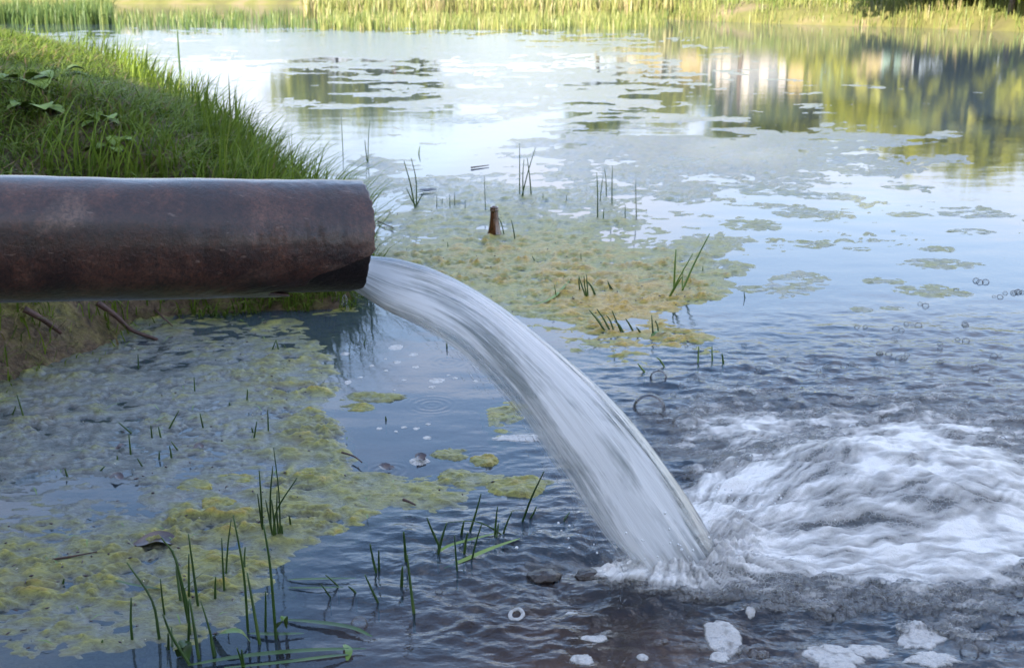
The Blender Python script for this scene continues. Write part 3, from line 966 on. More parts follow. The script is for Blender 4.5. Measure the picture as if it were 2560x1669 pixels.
reeds("reed_bed", 4200, (-150, 285), (46, 62), (0.3, 0.55), 0.12, "dark green reeds standing in the water at far left", kp(1, -0.3), 1)
reeds("reed_bed", 2800, (290, 1000), (40, 74), (0.14, 0.32), 0.2, "thin green reeds with pale water showing between the stems", kp(2, 0.02, 0.3, 1.0), 2)
reeds("reed_bed", 6000, (800, 1660), (46, 76), (0.14, 0.34), 0.6, "yellow-green reeds in the water in mid shore", kp(3, -0.12, 0.5, 1.2), 3)
reeds("reed_bed", 9000, (760, 1700), (22, 48), (0.4, 0.8), 0.72, "pale straw-green reed field behind the water's edge", None, 4, (0.012, 0.022))
reeds("reed_bed", 20000, (1600, 2750), (30, 86), (0.15, 0.42), 0.55, "green and straw reeds along the foot of the right far shore",
      lambda a, b, p: (p[:, 1] > np.interp(p[:, 0], fx, fy) - 0.3) & (p[:, 1] < np.interp(p[:, 0], fx, fy) + 6) & (fbm(p[:, 0] / 1.0, p[:, 1] / 1.5, 4, 2) > -0.35), 5)
reeds("reed_bed", 2500, (-200, 900), (-2, 10), (0.4, 0.8), 0.68, "pale reeds on the distant left shore", kp(6, -0.1, 2, 2), 6, (0.02, 0.04))


def tree(x, y, h, cr, label, seed, n=2600, lean=0.0, bush=False, tint=0.5, ls=0.16):
    r = np.random.default_rng(seed)
    z0 = float(far_z(np.array([x]), np.array([y]))[0]) - 0.1
    o = empty("leafy_tree" if not bush else "leafy_bush", (x, y, z0))
    tag(o, label, "tree" if not bush else "bush", "trees and bushes on the far shore")
    mb = MB()
    base = Vector((x, y, z0))
    top = base + Vector((lean * h, 0, h * 0.85))
    pts = [base.lerp(top, t) + Vector((0.05 * h * math.sin(3 * t + seed), 0.03 * h * math.cos(4 * t), 0)) for t in np.linspace(0, 1, 7)]
    mb.tube(pts, [0.022 * h * (1 - 0.8 * i / 6) + 0.01 for i in range(7)], 7)
    cl = []
    for k in range(9 if not bush else 6):
        a = r.uniform(0, 6.28); t = r.uniform(0.35, 0.95) if not bush else r.uniform(0.05, 0.5)
        s = base.lerp(top, t)
        e = s + Vector((math.cos(a) * cr * r.uniform(.5, .95), math.sin(a) * cr * r.uniform(.5, .95), h * r.uniform(0.02, 0.22)))
        mb.tube([s, s.lerp(e, .5) + Vector((0, 0, .02 * h)), e], [0.009 * h, 0.006 * h, 0.003 * h], 5)
        cl.append(e); cl.append(s.lerp(e, .6))
    cl.append(top)
    mb.build("trunk", M_BARK, o)
    cen = np.array(cl)[r.integers(0, len(cl), n)]
    off = r.normal(0, 1, (n, 3)); off /= np.linalg.norm(off, axis=1)[:, None]
    P = cen + off * (r.random(n) ** 0.45)[:, None] * cr * 0.42 * np.array([1, 1, 0.8])
    a1 = r.normal(0, 1, (n, 3)); a1 /= np.linalg.norm(a1, axis=1)[:, None]
    a2 = np.cross(a1, r.normal(0, 1, (n, 3))); a2 /= np.linalg.norm(a2, axis=1)[:, None]
    s = r.uniform(0.5, 1.2, n)[:, None] * ls
    Vv = np.stack([P - a1 * s, P + a2 * s * .5, P + a1 * s, P - a2 * s * .5], 1).reshape(-1, 3)
    Ff = np.arange(n * 4).reshape(-1, 4)
    c = mesh_np("crown", Vv, Ff, M_LEAFT, None, smooth=False, attrs={"tint": np.repeat(np.clip(r.normal(tint, .25, n), 0, 1), 4)})
    c.parent = o
    c.matrix_parent_inverse = Matrix.Translation(-base)


def X_at(px, Yd): return (px - 1280) / FPX * Yd * 1.0


tree(X_at(2300, 22), 22.2, 2.23, 1.5, "leaning-trunk leafy tree at the top right of the far shore", 11, 3600, -0.12, tint=.6)
tree(X_at(2500, 20.6), 20.7, 2.11, 1.6, "pale-trunk leafy tree nearest the right frame edge", 12, 3600, -0.08, tint=.55)
tree(X_at(2440, 27), 27.0, 2.42, 1.6, "full green tree between the two leaning trunks", 13, 3600, 0.0, tint=.65)
tree(X_at(2200, 34), 34.0, 2.48, 1.5, "slender green tree left of the leaning trunk", 14, 3000, 0.03, tint=.6, ls=.2)
tree(X_at(2720, 24), 24.0, 2.36, 1.8, "broad green tree just past the right frame edge", 15, 3000, tint=.5)
tree(X_at(1850, 40), 40.0, 4.02, 1.5, "thin dark pine-like tree in front of the pale building", 16, 1500, 0.01, tint=.2, ls=.2)
tree(X_at(1500, 42), 42.0, 3.85, 1.7, "dark round tree left of the pale building", 17, 2200, tint=.12, ls=.2)
tree(X_at(950, 50), 56.0, 4.26, 2.6, "wide dark tree behind the reeds at left centre", 18, 3000, tint=.15, ls=.26)
tree(X_at(780, 50), 57.0, 4.59, 2.6, "dark tree left of the wide one behind the reeds", 19, 3000, tint=.25, ls=.26)
tree(X_at(1990, 44), 44.0, 3.61, 1.7, "round green tree at the right end of the pale building", 20, 2600, tint=.5, ls=.2)
tree(X_at(1650, 46), 46.0, 3.28, 1.6, "low green tree at the left end of the pale building", 21, 2200, tint=.5, ls=.2)
tree(X_at(1760, 27), 27.6, .55, .5, "low green bush beside a pale stump on the far shore", 22, 900, bush=True, tint=.5, ls=.09)
tree(X_at(2100, 23), 25.2, 1.1, .9, "bright green bush on the crest of the right far shore", 23, 900, bush=True, tint=.75, ls=.09)
tree(X_at(2420, 22), 22.3, 1.0, .7, "dark green bush under the trees at far right", 24, 900, bush=True, tint=.25, ls=.09)

# pale building with a blue roof, yellow panels (seen mirrored in the water)
M_PLASTER = simple_mat("pale_plaster", [(0.3, (0.36, 0.33, 0.29)), (0.7, (0.43, 0.40, 0.36))], 0.8, 0.85, 0.1, 0.02)
M_YELLOW = simple_mat("yellow_panel", [(0.3, (0.30, 0.23, 0.09)), (0.7, (0.36, 0.28, 0.12))], 0.8, 0.7, 0.1, 0.02)
M_BLUE = simple_mat("blue_roof_sheet", [(0.3, (0.05, 0.16, 0.45)), (0.7, (0.08, 0.22, 0.55))], 0.8, 0.5, 0.1, 0.02)
M_GLASS = simple_mat("window_glass", [(0.3, (0.05, 0.07, 0.09)), (0.7, (0.08, 0.11, 0.13))], 2, 0.08, 0.0)
M_GREENP = simple_mat("green_panel", [(0.3, (0.16, 0.26, 0.20)), (0.7, (0.22, 0.32, 0.26))], 0.8, 0.7, 0.1, 0.02)
YB = 62.0
bx0, bx1 = X_at(1560, YB), X_at(2260, YB)
bz = 1.9
bld = empty("pale_building", ((bx0 + bx1) / 2, YB, bz))
tag(bld, "long pale two-storey building with yellow panels and a blue roof beyond the far shore", "building")
mb = MB(); mb.box((bx0, YB, bz), (bx1, YB + 6, 5.1)); mb.build("wall", M_PLASTER, bld, smooth=False)
tx0, tx1 = X_at(1790, YB), X_at(1945, YB)
mb = MB(); mb.box((tx0, YB - 0.6, bz), (tx1, YB + 6.3, 5.8)); mb.build("stair_tower", M_PLASTER, bld, smooth=False)
mb = MB(); mb.box((tx0 - .2, YB - 0.8, 5.803), (tx1 + .2, YB + 6.5, 6.5)); mb.build("roof", M_BLUE, bld, smooth=False)
mb = MB(); mb.box((bx0 - .2, YB - .3, 5.103), (bx1 + .2, YB - 0.0 + 6.1, 5.3)); mb.build("roof_edge", M_PLASTER, bld, smooth=False)
for a, b, mt, nm in ((1590, 1640, M_YELLOW, "yellow_panel"), (1950, 2030, M_YELLOW, "yellow_panel"), (2100, 2180, M_YELLOW, "yellow_panel"), (2036, 2095, M_GREENP, "green_panel"), (1690, 1740, M_YELLOW, "yellow_panel"), (2185, 2230, M_GREENP, "green_panel")):
    mb = MB(); mb.box((X_at(a, YB), YB - 0.06, 3.1), (X_at(b, YB), YB - 0.003, 5.0)); mb.build(nm, mt, bld, smooth=False)
for a, zz in [(1745, 3.4), (1765, 3.4), (1650, 3.4), (1668, 3.4), (2040, 3.5), (2068, 3.5)]:
    mb = MB(); mb.box((X_at(a, YB), YB - 0.10, zz), (X_at(a + 14, YB), YB - 0.063, zz + 1.0)); w = mb.build("window", M_GLASS, bld, smooth=False)
for i in range(3):
    for j in range(3):
        xa = tx0 + (tx1 - tx0) * (0.12 + 0.3 * i)
        mb = MB(); mb.box((xa, YB - 0.66, 2.6 + 1.2 * j), (xa + 0.5, YB - 0.603, 3.3 + 1.2 * j)); mb.build("window", M_GLASS, bld, smooth=False)

# trees behind the photographer: they shade the near water
def tree_belt():
    r = np.random.default_rng(77)
    P, S = [], []
    for k in range(34):
        cx, cy = r.uniform(-17, 8), r.uniform(-17, -11)
        hh = r.uniform(9, 13)
        n = 520
        off = r.normal(0, 1, (n, 3)); off /= np.linalg.norm(off, axis=1)[:, None]
        P.append(np.array([cx, cy, hh * 0.55]) + off * (r.random(n) ** 0.33)[:, None] * np.array([2.6, 2.2, hh * 0.5]))
        S.append(r.uniform(0.25, 0.6, n))
    P = np.concatenate(P); S = np.concatenate(S)[:, None]; n = len(P)
    a1 = r.normal(0, 1, (n, 3)); a1 /= np.linalg.norm(a1, axis=1)[:, None]
    a2 = np.cross(a1, r.normal(0, 1, (n, 3))); a2 /= np.linalg.norm(a2, axis=1)[:, None]
    Vv = np.stack([P - a1 * S, P + a2 * S * .6, P + a1 * S, P - a2 * S * .6], 1).reshape(-1, 3)
    o = mesh_np("tree_belt", Vv, np.arange(n * 4).reshape(-1, 4), M_LEAFT, None, smooth=False, attrs={"tint": np.repeat(np.clip(r.normal(.4, .2, n), 0, 1), 4)})
    tag(o, "dense belt of leafy trees shading the near water", "trees", kind="stuff")


tree_belt()
mb = MB(); mb.box((-60, -60, -2.0), (60, -2.6, 0.15))
tag(mb.build("meadow", M_BANK, smooth=False), "ground of the shore behind the viewpoint", kind="structure")

# ------------------------------------------------------------------ algae
A_BLOBS = [
    # left shallows (thin, half sunk)
    (150, 1150, 620, 480, 0.56), (430, 930, 560, 190, 0.66), (330, 1300, 300, 200, 0.12), (100, 1060, 330, 120, .36), (40, 1200, 260, 120, .22), (330, 850, 160, 60, .25), (700, 860, 210, 130, 0.20), (250, 1540, 650, 200, 0.72), (60, 1380, 260, 120, .15),
    # thick mat at lower left centre
    (900, 1270, 260, 130, 0.62), (720, 1220, 230, 130, 0.50), (1120, 1230, 270, 62, 1.05), (760, 1110, 110, 60, 0.55), (560, 1350, 220, 110, 0.50), (820, 1000, 60, 90, 0.25),
    # central mat by the bottle
    (1350, 690, 520, 130, 0.95), (1120, 600, 330, 100, 0.70), (1600, 790, 280, 90, 0.55), (1740, 690, 130, 80, 0.45), (1650, 880, 290, 55, 0.80), (1850, 855, 220, 40, 0.45),
    (1500, 650, 430, 110, 0.4), (1150, 500, 300, 60, 0.50), (1500, 500, 330, 60, 0.42), (900, 440, 200, 60, 0.5), (1950, 470, 560, 100, 0.47), (2300, 590, 450, 120, 0.42),
    # behind the jet
    (1290, 1050, 110, 85, 1.2), (1090, 1125, 150, 26, .75), (1190, 1180, 150, 30, .6), (800, 1090, 90, 50, .5), (900, 1180, 120, 40, .35), (1690, 1090, 70, 45, 0.9),
    # far film
    (450, 105, 1300, 45, 0.85), (1150, 150, 800, 100, 0.36), (950, 210, 700, 100, 0.36), (1300, 300, 700, 120, 0.40), (2000, 235, 800, 130, 0.34), (1250, 420, 650, 100, 0.30), (2000, 390, 700, 70, 0.44), (2300, 330, 500, 90, .15),
    # open water
    (1010, 1000, 150, 190, -0.75), (1830, 790, 150, 40, -0.6), (2150, 830, 400, 120, -0.35), (2200, 1200, 900, 320, -1.3), (1500, 1550, 700, 230, -0.9), (1180, 1420, 160, 110, -0.45),
    (2350, 120, 400, 60, -0.4), (1250, 1000, 60, 40, -.2), (1080, 1140, 130, 60, -0.35), (660, 1180, 90, 40, -0.3), (440, 1400, 90, 60, -.2), (1260, 575, 80, 18, -.5),
]


def algae_field(X, Y, px, py):
    bias = -0.80 + blobs(px, py, A_BLOBS)
    s1 = fbm(X / 0.34, Y / 0.30, 201, 4, 0.55)
    s2 = fbm(X / 0.085, Y / 0.06, 211, 3, 0.55)
    s3 = fbm(X / 1.1, Y / 0.8, 221, 5, 0.65)
    s4 = fbm(X / 0.45, Y / 0.30, 231, 5, 0.7)
    f = sstep(4.5, 7.5, Y)
    v = bias + (1 - f) * (0.80 * s1 + 0.42 * s2) + f * (0.75 * s3 + 1.0 * s4)
    return v


u_in = np.linspace(-0.47, 0.47, 720)
u_all = np.concatenate([-u_out[:4][::-1], u_in, u_out[:4]])
rows = np.concatenate([np.linspace(1900, 1680, 40), np.linspace(1677, 760, 470), np.linspace(757, 70, 230)])
X, Y = fan(rows, u_all)
X, Y = X[5:], Y[5:]
px, py = proj_np(X, Y)
v = algae_field(X, Y, px, py)
dB = bank_dist(X, Y)
lum = fbm(X / 0.030 + .6 * perlin(X / .07, Y / .07, 4), Y / 0.022, 241, 3, 0.55)
lum2 = fbm(X / 0.075, Y / 0.055, 251, 2)
fold = 1 - np.abs(perlin(X / 0.045, Y / 0.018, 261))
far_w = sstep(3.0, 8.0, Y)
var = sstep(-0.35, 0.45, fbm(X / .16, Y / .11, 271, 3))
lum = (lum + 0.55 * (fold - .7)) * (0.45 + 0.95 * var)
lum2 = lum2 * (0.5 + 0.8 * sstep(-.4, .4, fbm(X / .30, Y / .22, 281, 2)))
vv = np.clip(v, -1, 1.0)
z = 0.0035 * np.tanh(vv * 3) + 0.0042 * np.clip(vv, 0, 1) + (0.35 + np.clip(vv, -.3, .7)) * (0.0125 * lum + 0.0085 * lum2) * (1 - 0.75 * far_w)
z = np.where(v < -0.1, np.minimum(z, 0.03 * (v + .1) + 0.001), z)
hue = np.clip(0.36 + 0.35 * lum2 + 0.45 * lum + 0.25 * np.clip(v, -.3, .6) + blobs(px, py, [(1350, 650, 600, 170, 0.10), (1600, 830, 230, 70, 0.38), (1560, 740, 260, 60, 0.28), (1350, 640, 300, 70, 0.12), (1330, 1050, 200, 90, .1), (950, 1250, 350, 120, .06), (200, 1080, 560, 260, -0.36), (500, 880, 350, 80, -.12), (300, 1550, 400, 150, -.10)])
              - 0.5 * sstep(3.5, 7, Y), 0.13 * sstep(2.6, 3.6, Y), 1)
F = grid_faces(*X.shape)
vf = v.ravel()
keep = (vf[F].max(1) > -0.30) & (dB.ravel()[F].max(1) < 0.03)
V, F2, hueC = compact(np.stack([X, Y, z], -1).reshape(-1, 3), F[keep], hue.ravel())
algae = mesh_np("algae_mat", V, F2, M_ALGAE, attrs={"hue": hueC})
tag(algae, "lumpy yellow-green algae scum spread over the pond surface", "algae", kind="stuff")


def algae_patch(cx, cy, rx, ry, label, seed, hue0=0.35, rot=0.0, thick=1.0, lobes=0.28, foam=False):
    """one floating island"""
    c = G(cx, cy)
    ax = (G(cx + rx, cy) - c).length
    ay = abs(G(cx, cy - ry).y - G(cx, cy + ry).y) / 2
    nr, na = 26, 110
    t = (np.arange(nr) / (nr - 1)) ** 0.8
    a = np.linspace(0, 2 * np.pi, na, endpoint=False)
    R = 1 + lobes * fbm(np.cos(a) * 1.3 + seed * 3.1, np.sin(a) * 1.3 + seed, 300 + seed, 4, .6) * 1.6
    rr = t[:, None] * R[None, :]
    x = rr * np.cos(a) * ax; y = rr * np.sin(a) * ay
    Xw, Yw = c.x + x * math.cos(rot) - y * math.sin(rot), c.y + x * math.sin(rot) + y * math.cos(rot)
    e = 1 - t[:, None] + 0 * rr
    prof = 0.008 * thick * np.tanh(e * 5) + 0.0
    zz = prof - 0.0035 + sstep(0, .25, e) * thick * (0.006 * fbm(Xw / .03, Yw / .022, 310 + seed, 3) + 0.006 * fbm(Xw / .08, Yw / .06, 320 + seed, 2))
    hu = np.clip(hue0 + .4 * fbm(Xw / .05, Yw / .04, 330 + seed, 3), 0, 1)
    V = np.stack([Xw, Yw, zz], -1).reshape(-1, 3)
    i = np.arange(nr * na).reshape(nr, na)
    F = np.stack([i[:-1], i[1:], np.roll(i, -1, 1)[1:], np.roll(i, -1, 1)[:-1]], -1).reshape(-1, 4)
    V = V - np.array([c.x, c.y, 0])
    o = mesh_np("algae_patch", V, F, M_ALGAE, attrs={"hue": hu.ravel()})
    o.location = (c.x, c.y, 0)
    tag(o, label, "algae", "algae islands on the open water")
    return o


PATCHES = [
    (1745, 403, 185, 27, "largest grey algae island, long and speckled, in mid pond", .30),
    (2060, 402, 130, 13, "thin grey algae island right of the largest one", .22),
    (1155, 301, 120, 12, "grey algae island well out toward the reeds at centre", .2),
    (1900, 476, 115, 17, "pale algae island just below the largest grey one", .35),
    (2050, 489, 105, 12, "flat grey-green algae strip right of the pale island", .32),
    (2270, 468, 80, 8, "narrow yellowish algae strip far out at right", .42),
    (1880, 561, 95, 21, "rounded algae island with an ochre front rim near the rush trio", .48),
    (2030, 534, 112, 14, "long pale algae island behind the ochre-rimmed one", .36),
    (2270, 536, 72, 9, "small flat algae strip in open water at right", .4),
    (2440, 536, 120, 11, "wide faint algae strip at the right edge of the pond", .32),
    (2430, 579, 70, 9, "small faint algae strip under the wide one at right", .3),
    (2030, 609, 72, 14, "oval yellowish algae island above the kite-shaped one", .45),
    (2145, 622, 42, 7, "tiny algae sliver right of the oval island", .42),
    (2345, 622, 72, 9, "slim ochre algae island in open water", .45),
    (2350, 660, 135, 15, "broad algae island with a brownish back edge", .40),
    (1985, 710, 95, 44, "kite-shaped pale algae sheet alone in blue water", .30),
    (2210, 703, 70, 11, "algae tongue touching the bubbles at right", .44),
    (2330, 728, 110, 20, "yellow-topped algae island among the first bubbles", .46),
    (1880, 722, 48, 12, "small round algae pad off the tip of the central mat", .4),
    (2150, 773, 38, 8, "little lens of algae at the rim of the ripples", .38),
    (2235, 771, 42, 6, "thin algae lens at the ripple rim, right of its twin", .36),
    (930, 993, 85, 14, "foam-edged algae strip in the blue gap left of the jet", .45),
    (897, 1019, 52, 10, "pointed algae strip under the foam-edged one", .5),
    (1130, 1135, 55, 17, "crooked algae scrap in the blue gap near the jet foot", .52),
    (1208, 1152, 42, 15, "bright yellow-green algae scrap beside the crooked one", .66),
    (1165, 1192, 72, 22, "algae island with a foamy rim at the lower end of the blue gap", .5),
    (1300, 1215, 90, 30, "yellow-green algae lump pressed against the jet's near side", .55),
    (490, 1215, 50, 22, "humped algae clump alone in the blue shallows at left", .6),
    (580, 1200, 60, 16, "humped algae clump just right of its neighbour in the shallows", .58),
    (545, 1262, 50, 19, "domed algae clump left of the tall rush tuft", .56),
]
for i, (cx, cy, rx, ry, lb, hu) in enumerate(PATCHES):
    kw = {}
    if "kite" in lb: kw = dict(rot=-0.5, lobes=.35)
    o = algae_patch(cx, cy, rx, ry, lb, i + 1, hu, thick=1.0 if cy > 800 else .55, **kw)

# ------------------------------------------------------------------ the pipe
PE = at(899, 594, 1.63)
PS = at(0, 598, 1.46)
pdir = (PE - PS).normalized()
pside = pdir.cross(Vector((0, 0, 1))).normalized()        # toward the viewer
pup = pside.cross(pdir).normalized()
R_O, R_I = 0.0790, 0.0745
L0 = 1.15                                                   # length back into the bank
nl, na = 170, 120
sl = np.concatenate([np.linspace(-L0, -0.25, 60), np.linspace(-0.245, 0.0, nl - 60)])
aa = np.linspace(0, 2 * np.pi, na, endpoint=False)
# angle: 0 = toward viewer, pi/2 = up


def end_cut(a):
    """where the shell stops: ragged lip with the lower near side corroded away"""
    d = (a + np.pi) % (2 * np.pi) - np.pi
    notch = -0.105 * sstep(0.0, -0.95, d) * sstep(-2.3, -1.7, d) * (1 + .16 * np.sin(11 * d)) - 0.012 * sstep(-0.05, -0.25, d) * sstep(-2.3, -1.7, d)
    rag = 0.004 * fbm(np.cos(a) * 3 + 5, np.sin(a) * 3, 401, 4, .65) + 0.0022 * perlin(a * 9, a * 0 + 2.2, 402)
    return notch + rag


cut = end_cut(aa)
S = np.minimum(sl[:, None] * 1.0, 0) * np.ones_like(aa)[None]
Sn = -L0 + (S + L0) * (L0 + cut[None, :]) / L0
frac = sstep(-0.3, 0, S)
Sn = S * (1 - frac) + (S + cut[None, :]) * frac
Sn = np.minimum.accumulate(Sn[::-1], 0)[::-1] if False else Sn
A2 = np.repeat(aa[None], len(sl), 0)
dent = 0.0016 * fbm(S / 0.09 + 3, np.cos(A2) * 1.5, 405, 3) - 0.0018 * np.exp(-((S + 0.31) / 0.05) ** 2 - ((A2 - 1.6) / 0.35) ** 2)
lipflake = 0.0007 * fbm(S / .012, A2 / .14, 407, 3) * sstep(-.25, -.05, S)
ro = R_O + dent + lipflake


def ringpts(S_, rad):
    return (np.array(PE)[None, None] + S_[..., None] * np.array(pdir) + (rad * np.cos(A2))[..., None] * np.array(pside) + (rad * np.sin(A2))[..., None] * np.array(pup))


Vo = ringpts(Sn, ro); Vi = ringpts(Sn - 0.0008, np.full_like(ro, R_I))[::-1]


def ring_faces(nr):
    i = np.arange(nr * na).reshape(nr, na)
    return np.stack([i[:-1], np.roll(i, -1, 1)[:-1], np.roll(i, -1, 1)[1:], i[1:]], -1).reshape(-1, 4)


VV = np.concatenate([Vo, Vi], 0)
pipe = mesh_np("rusty_pipe", VV.reshape(-1, 3) - np.array(PE), ring_faces(VV.shape[0]), M_RUST)
pipe.location = PE
tag(pipe, "thick rusty steel drain pipe with a corroded broken lip, jutting out over the pond", "pipe")
# black inner tube, bare where the outer shell's lip is cut back
dn = (aa + np.pi) % (2 * np.pi) - np.pi
cut2 = -0.004 + 0.006 * fbm(np.cos(aa) * 4 + 1, np.sin(aa) * 4, 411, 4, .65) - 0.022 * sstep(-0.8, -1.7, dn) * sstep(-2.6, -1.8, dn)
S2 = S * (1 - frac) + (S + cut2[None, :]) * frac
S2 = -L0 + (S2 + L0)
bumps = 0.0006 * fbm(S / .02, A2 / .2, 413, 3)
VV = np.concatenate([ringpts(S2, R_I - 0.0006 + bumps), ringpts(S2 - .0006, np.full_like(ro, R_I - 0.0036))[::-1]], 0)
M_INNER = simple_mat("black_inner_wall", [(0.3, (0.006, 0.004, 0.004)), (0.7, (0.022, 0.012, 0.011))], 60, 0.45, 0.6, 0.003, 0.5)
iw = mesh_np("inner_wall", VV.reshape(-1, 3) - np.array(PE), ring_faces(VV.shape[0]), M_INNER)
iw.parent = pipe
iw["label"] = "black inner wall showing at the broken lip"

# ------------------------------------------------------------------ the jet
eU = [(840, 640), (885, 640), (930, 642), (1010, 652), (1110, 687), (1250, 767), (1400, 880), (1520, 985), (1610, 1085), (1720, 1235), (1818, 1392), (1840, 1430)]
eL = [(800, 702), (850, 714), (892, 728), (960, 772), (1060, 820), (1150, 885), (1262, 1005), (1345, 1125), (1420, 1240), (1500, 1365), (1560, 1440), (1580, 1470)]
gu, gl_ = G(1818, 1392), G(1560, 1440)
k = len(eU)
tt = np.linspace(0, 1, k)
Uy = np.interp(tt, [0, .18, 1], [1.63, 1.67, gu.y + .02]); Ly = np.interp(tt, [0, .18, .4, 1], [1.60, 1.625, 1.60, gl_.y])
PU = np.array([at(a, b, y) for (a, b), y in zip(eU, Uy)]); PL = np.array([at(a, b, y) for (a, b), y in zip(eL, Ly)])


def spl(P, m):
    """Catmull-Rom resample"""
    P = np.vstack([2 * P[0] - P[1], P, 2 * P[-1] - P[-2]])
    out = []
    for q in np.linspace(0, len(P) - 3 - 1e-6, m):
        i = int(q); t = q - i
        a, b, c, d = P[i], P[i + 1], P[i + 2], P[i + 3]
        out.append(0.5 * ((2 * b) + (c - a) * t + (2 * a - 5 * b + 4 * c - d) * t * t + (3 * b - a - 3 * c + d) * t ** 3))
    return np.array(out)


nL, nA = 240, 112
U, L = spl(PU, nL), spl(PL, nL)
Cn = (U + L) / 2; ha = (U - L) / 2
tan = np.gradient(Cn, axis=0); tan /= np.linalg.norm(tan, axis=1)[:, None]
nb = np.cross(ha, tan); nb /= np.linalg.norm(nb, axis=1)[:, None]
arc = np.concatenate([[0], np.cumsum(np.linalg.norm(np.diff(Cn, axis=0), axis=1))])
th = np.linspace(0, 2 * np.pi, nA, endpoint=False)
ha = ha * np.interp(arc, [0, .15, .3], [1.0, .97, .93])[:, None]
tk = np.interp(arc, [0, .10, .2, arc[-1]], [0.010, 0.014, 0.022, 0.024])
SA, TH = np.meshgrid(arc, th, indexing='ij')
str1 = fbm(np.cos(TH) * 3.2 + SA * 1.2, np.sin(TH) * 3.2 + SA * 0.8, 501, 3)
str2 = fbm(np.cos(TH) * 7 + SA, np.sin(TH) * 7 + SA * 1.6, 503, 3)
wob = 1 + 0.035 * fbm(np.cos(TH) * 12 + SA * 3, np.sin(TH) * 12 + SA * 4, 505, 2) * sstep(.1, .4, SA) + 0.07 * str1 * sstep(0.05, .35, SA) + 0.035 * str2 * sstep(0.08, .3, SA)
cs = np.sign(np.cos(TH)) * np.abs(np.cos(TH)) ** 0.9; sn = np.sign(np.sin(TH)) * np.abs(np.sin(TH)) ** 0.8
JV = Cn[:, None] + (cs * wob)[..., None] * ha[:, None] + (sn * wob * tk[:, None])[..., None] * nb[:, None]
i = np.arange(nL * nA).reshape(nL, nA)
JF = np.stack([i[:-1], np.roll(i, -1, 1)[:-1], np.roll(i, -1, 1)[1:], i[1:]], -1).reshape(-1, 4)
clear = sstep(0.62, 0.92, np.cos(TH) + .12 * str1) * 1.0 
uvu = (np.abs(((TH / (2 * np.pi)) % 1) - 0.5)) * 1.0
jroot = Vector(Cn[20])
juv = np.stack([uvu + 0 * SA, SA], -1).reshape(-1, 2)
fray = np.clip(1.0 * sstep(0.45, 0.98, -np.cos(TH)) * sstep(.04, .22, SA) + .45 * sstep(.93, 1, np.cos(TH)) + .62 * sstep(arc[-1] - .15, arc[-1] - .04, SA), 0, 1)
jet = mesh_np("water_jet", JV.reshape(-1, 3) - np.array(jroot), JF, M_JET, attrs={"clear": clear.ravel(), "fray": fray.ravel()}, uv=juv)
jet.location = jroot
tag(jet, "white streaky jet of water pouring from the pipe mouth into the pond", "water jet")

# short falling dashes torn off the lower edge
mb = MB()
rj = random.Random(15)
for q in range(170):
    ii = rj.randint(40, nL - 14)
    o_ = -1.0 - abs(rj.gauss(0, .22)) if rj.random() < .8 else 1.0 + abs(rj.gauss(0, .05))
    p = Vector(Cn[ii] + ha[ii] * o_ + nb[ii] * tk[ii] * rj.uniform(-1, 1))
    if p.z < .012: continue
    dv = (Vector(tan[ii]) + Vector((0, 0, -.5 if o_ < 0 else 0))).normalized()
    L_ = rj.uniform(.002, .012); r_ = rj.uniform(.0004, .0011)
    mb.tube([p - dv * L_, p - dv * L_ * .2, p + dv * L_ * .5, p + dv * L_ * .8], [.0001, r_ * .7, r_, .0002], 5)
st = mb.build("water_dashes", M_BUB)
st.parent = jet
st.matrix_parent_inverse = Matrix.Translation(-jroot)
st["kind"] = "stuff"

# drips under the lip and flying drops
def drops(name, pts, label, mat, stretch=1.0):
    base_v, base_f = [], []
    mb = MB()
    for p, rr_ in pts:
        prof = [(rr_ * math.sin(math.pi * t) + 1e-5, rr_ * stretch * -math.cos(math.pi * t)) for t in np.linspace(0, 1, 6)]
        mb.lathe(prof, 8, p)
    o = mb.build(name, mat)
    return tag(o, label, "water drops", kind="stuff")


rd = random.Random(9)
pts = []
for q in range(70):
    a = rd.gauss(0, 1)
    px_ = rd.gauss(1640, 150); py_ = 1400 - abs(rd.gauss(0, 60))
    p = at(px_, py_, IMP.y + rd.uniform(-.1, .12))
    if p.z > 0.004: pts.append((p, rd.uniform(0.0008, 0.0026)))
for q in range(60):
    p = at(rd.gauss(1850, 90), rd.gauss(1270, 50), IMP.y + rd.uniform(0.05, .2))
    if p.z > 0.004: pts.append((p, rd.uniform(0.0008, 0.0022)))
drops("splash_drops", pts, "tiny drops thrown up where the jet hits the pond", M_FOAMX)
pd = at(862, 742, 1.60)
pts = [(pd + Vector((0, 0, -0.004)), 0.004), (pd + Vector((.003, 0, -0.016)), 0.0022), (pd + Vector((-.004, .002, -0.010)), 0.002)]
o = drops("water_drip", pts, "clear drip hanging under the broken lip of the pipe", M_BUB, 1.9)

# crown of spray round the foot of the jet
mb = MB()
rs = random.Random(31)
for q in range(150):
    u_ = rs.random()
    e0 = Vector(U[-14]).lerp(Vector(L[-14]), u_)
    side_ = 1 if rs.random() < .62 else -1
    p = Vector((e0.x + side_ * abs(rs.gauss(0.02, .03)) + (.02 if side_ > 0 else 0), e0.y + rs.gauss(0, .045), 0.002))
    L_ = abs(rs.gauss(0, .012)) + .003
    dv = Vector((rs.gauss(.35 * side_ + .25, .4), rs.gauss(0, .45), 1.0)).normalized()
    bend_ = Vector((0, 0, -L_ * .3))
    mb.tube([p - dv * .004, p + dv * L_ * .5, p + dv * L_ + bend_], [rs.uniform(.0006, .0022), rs.uniform(.0004, .0012), .0002], 5)
tag(mb.build("splash", M_BUB), "ragged spurts of water round the foot of the jet", "splash", kind="stuff")


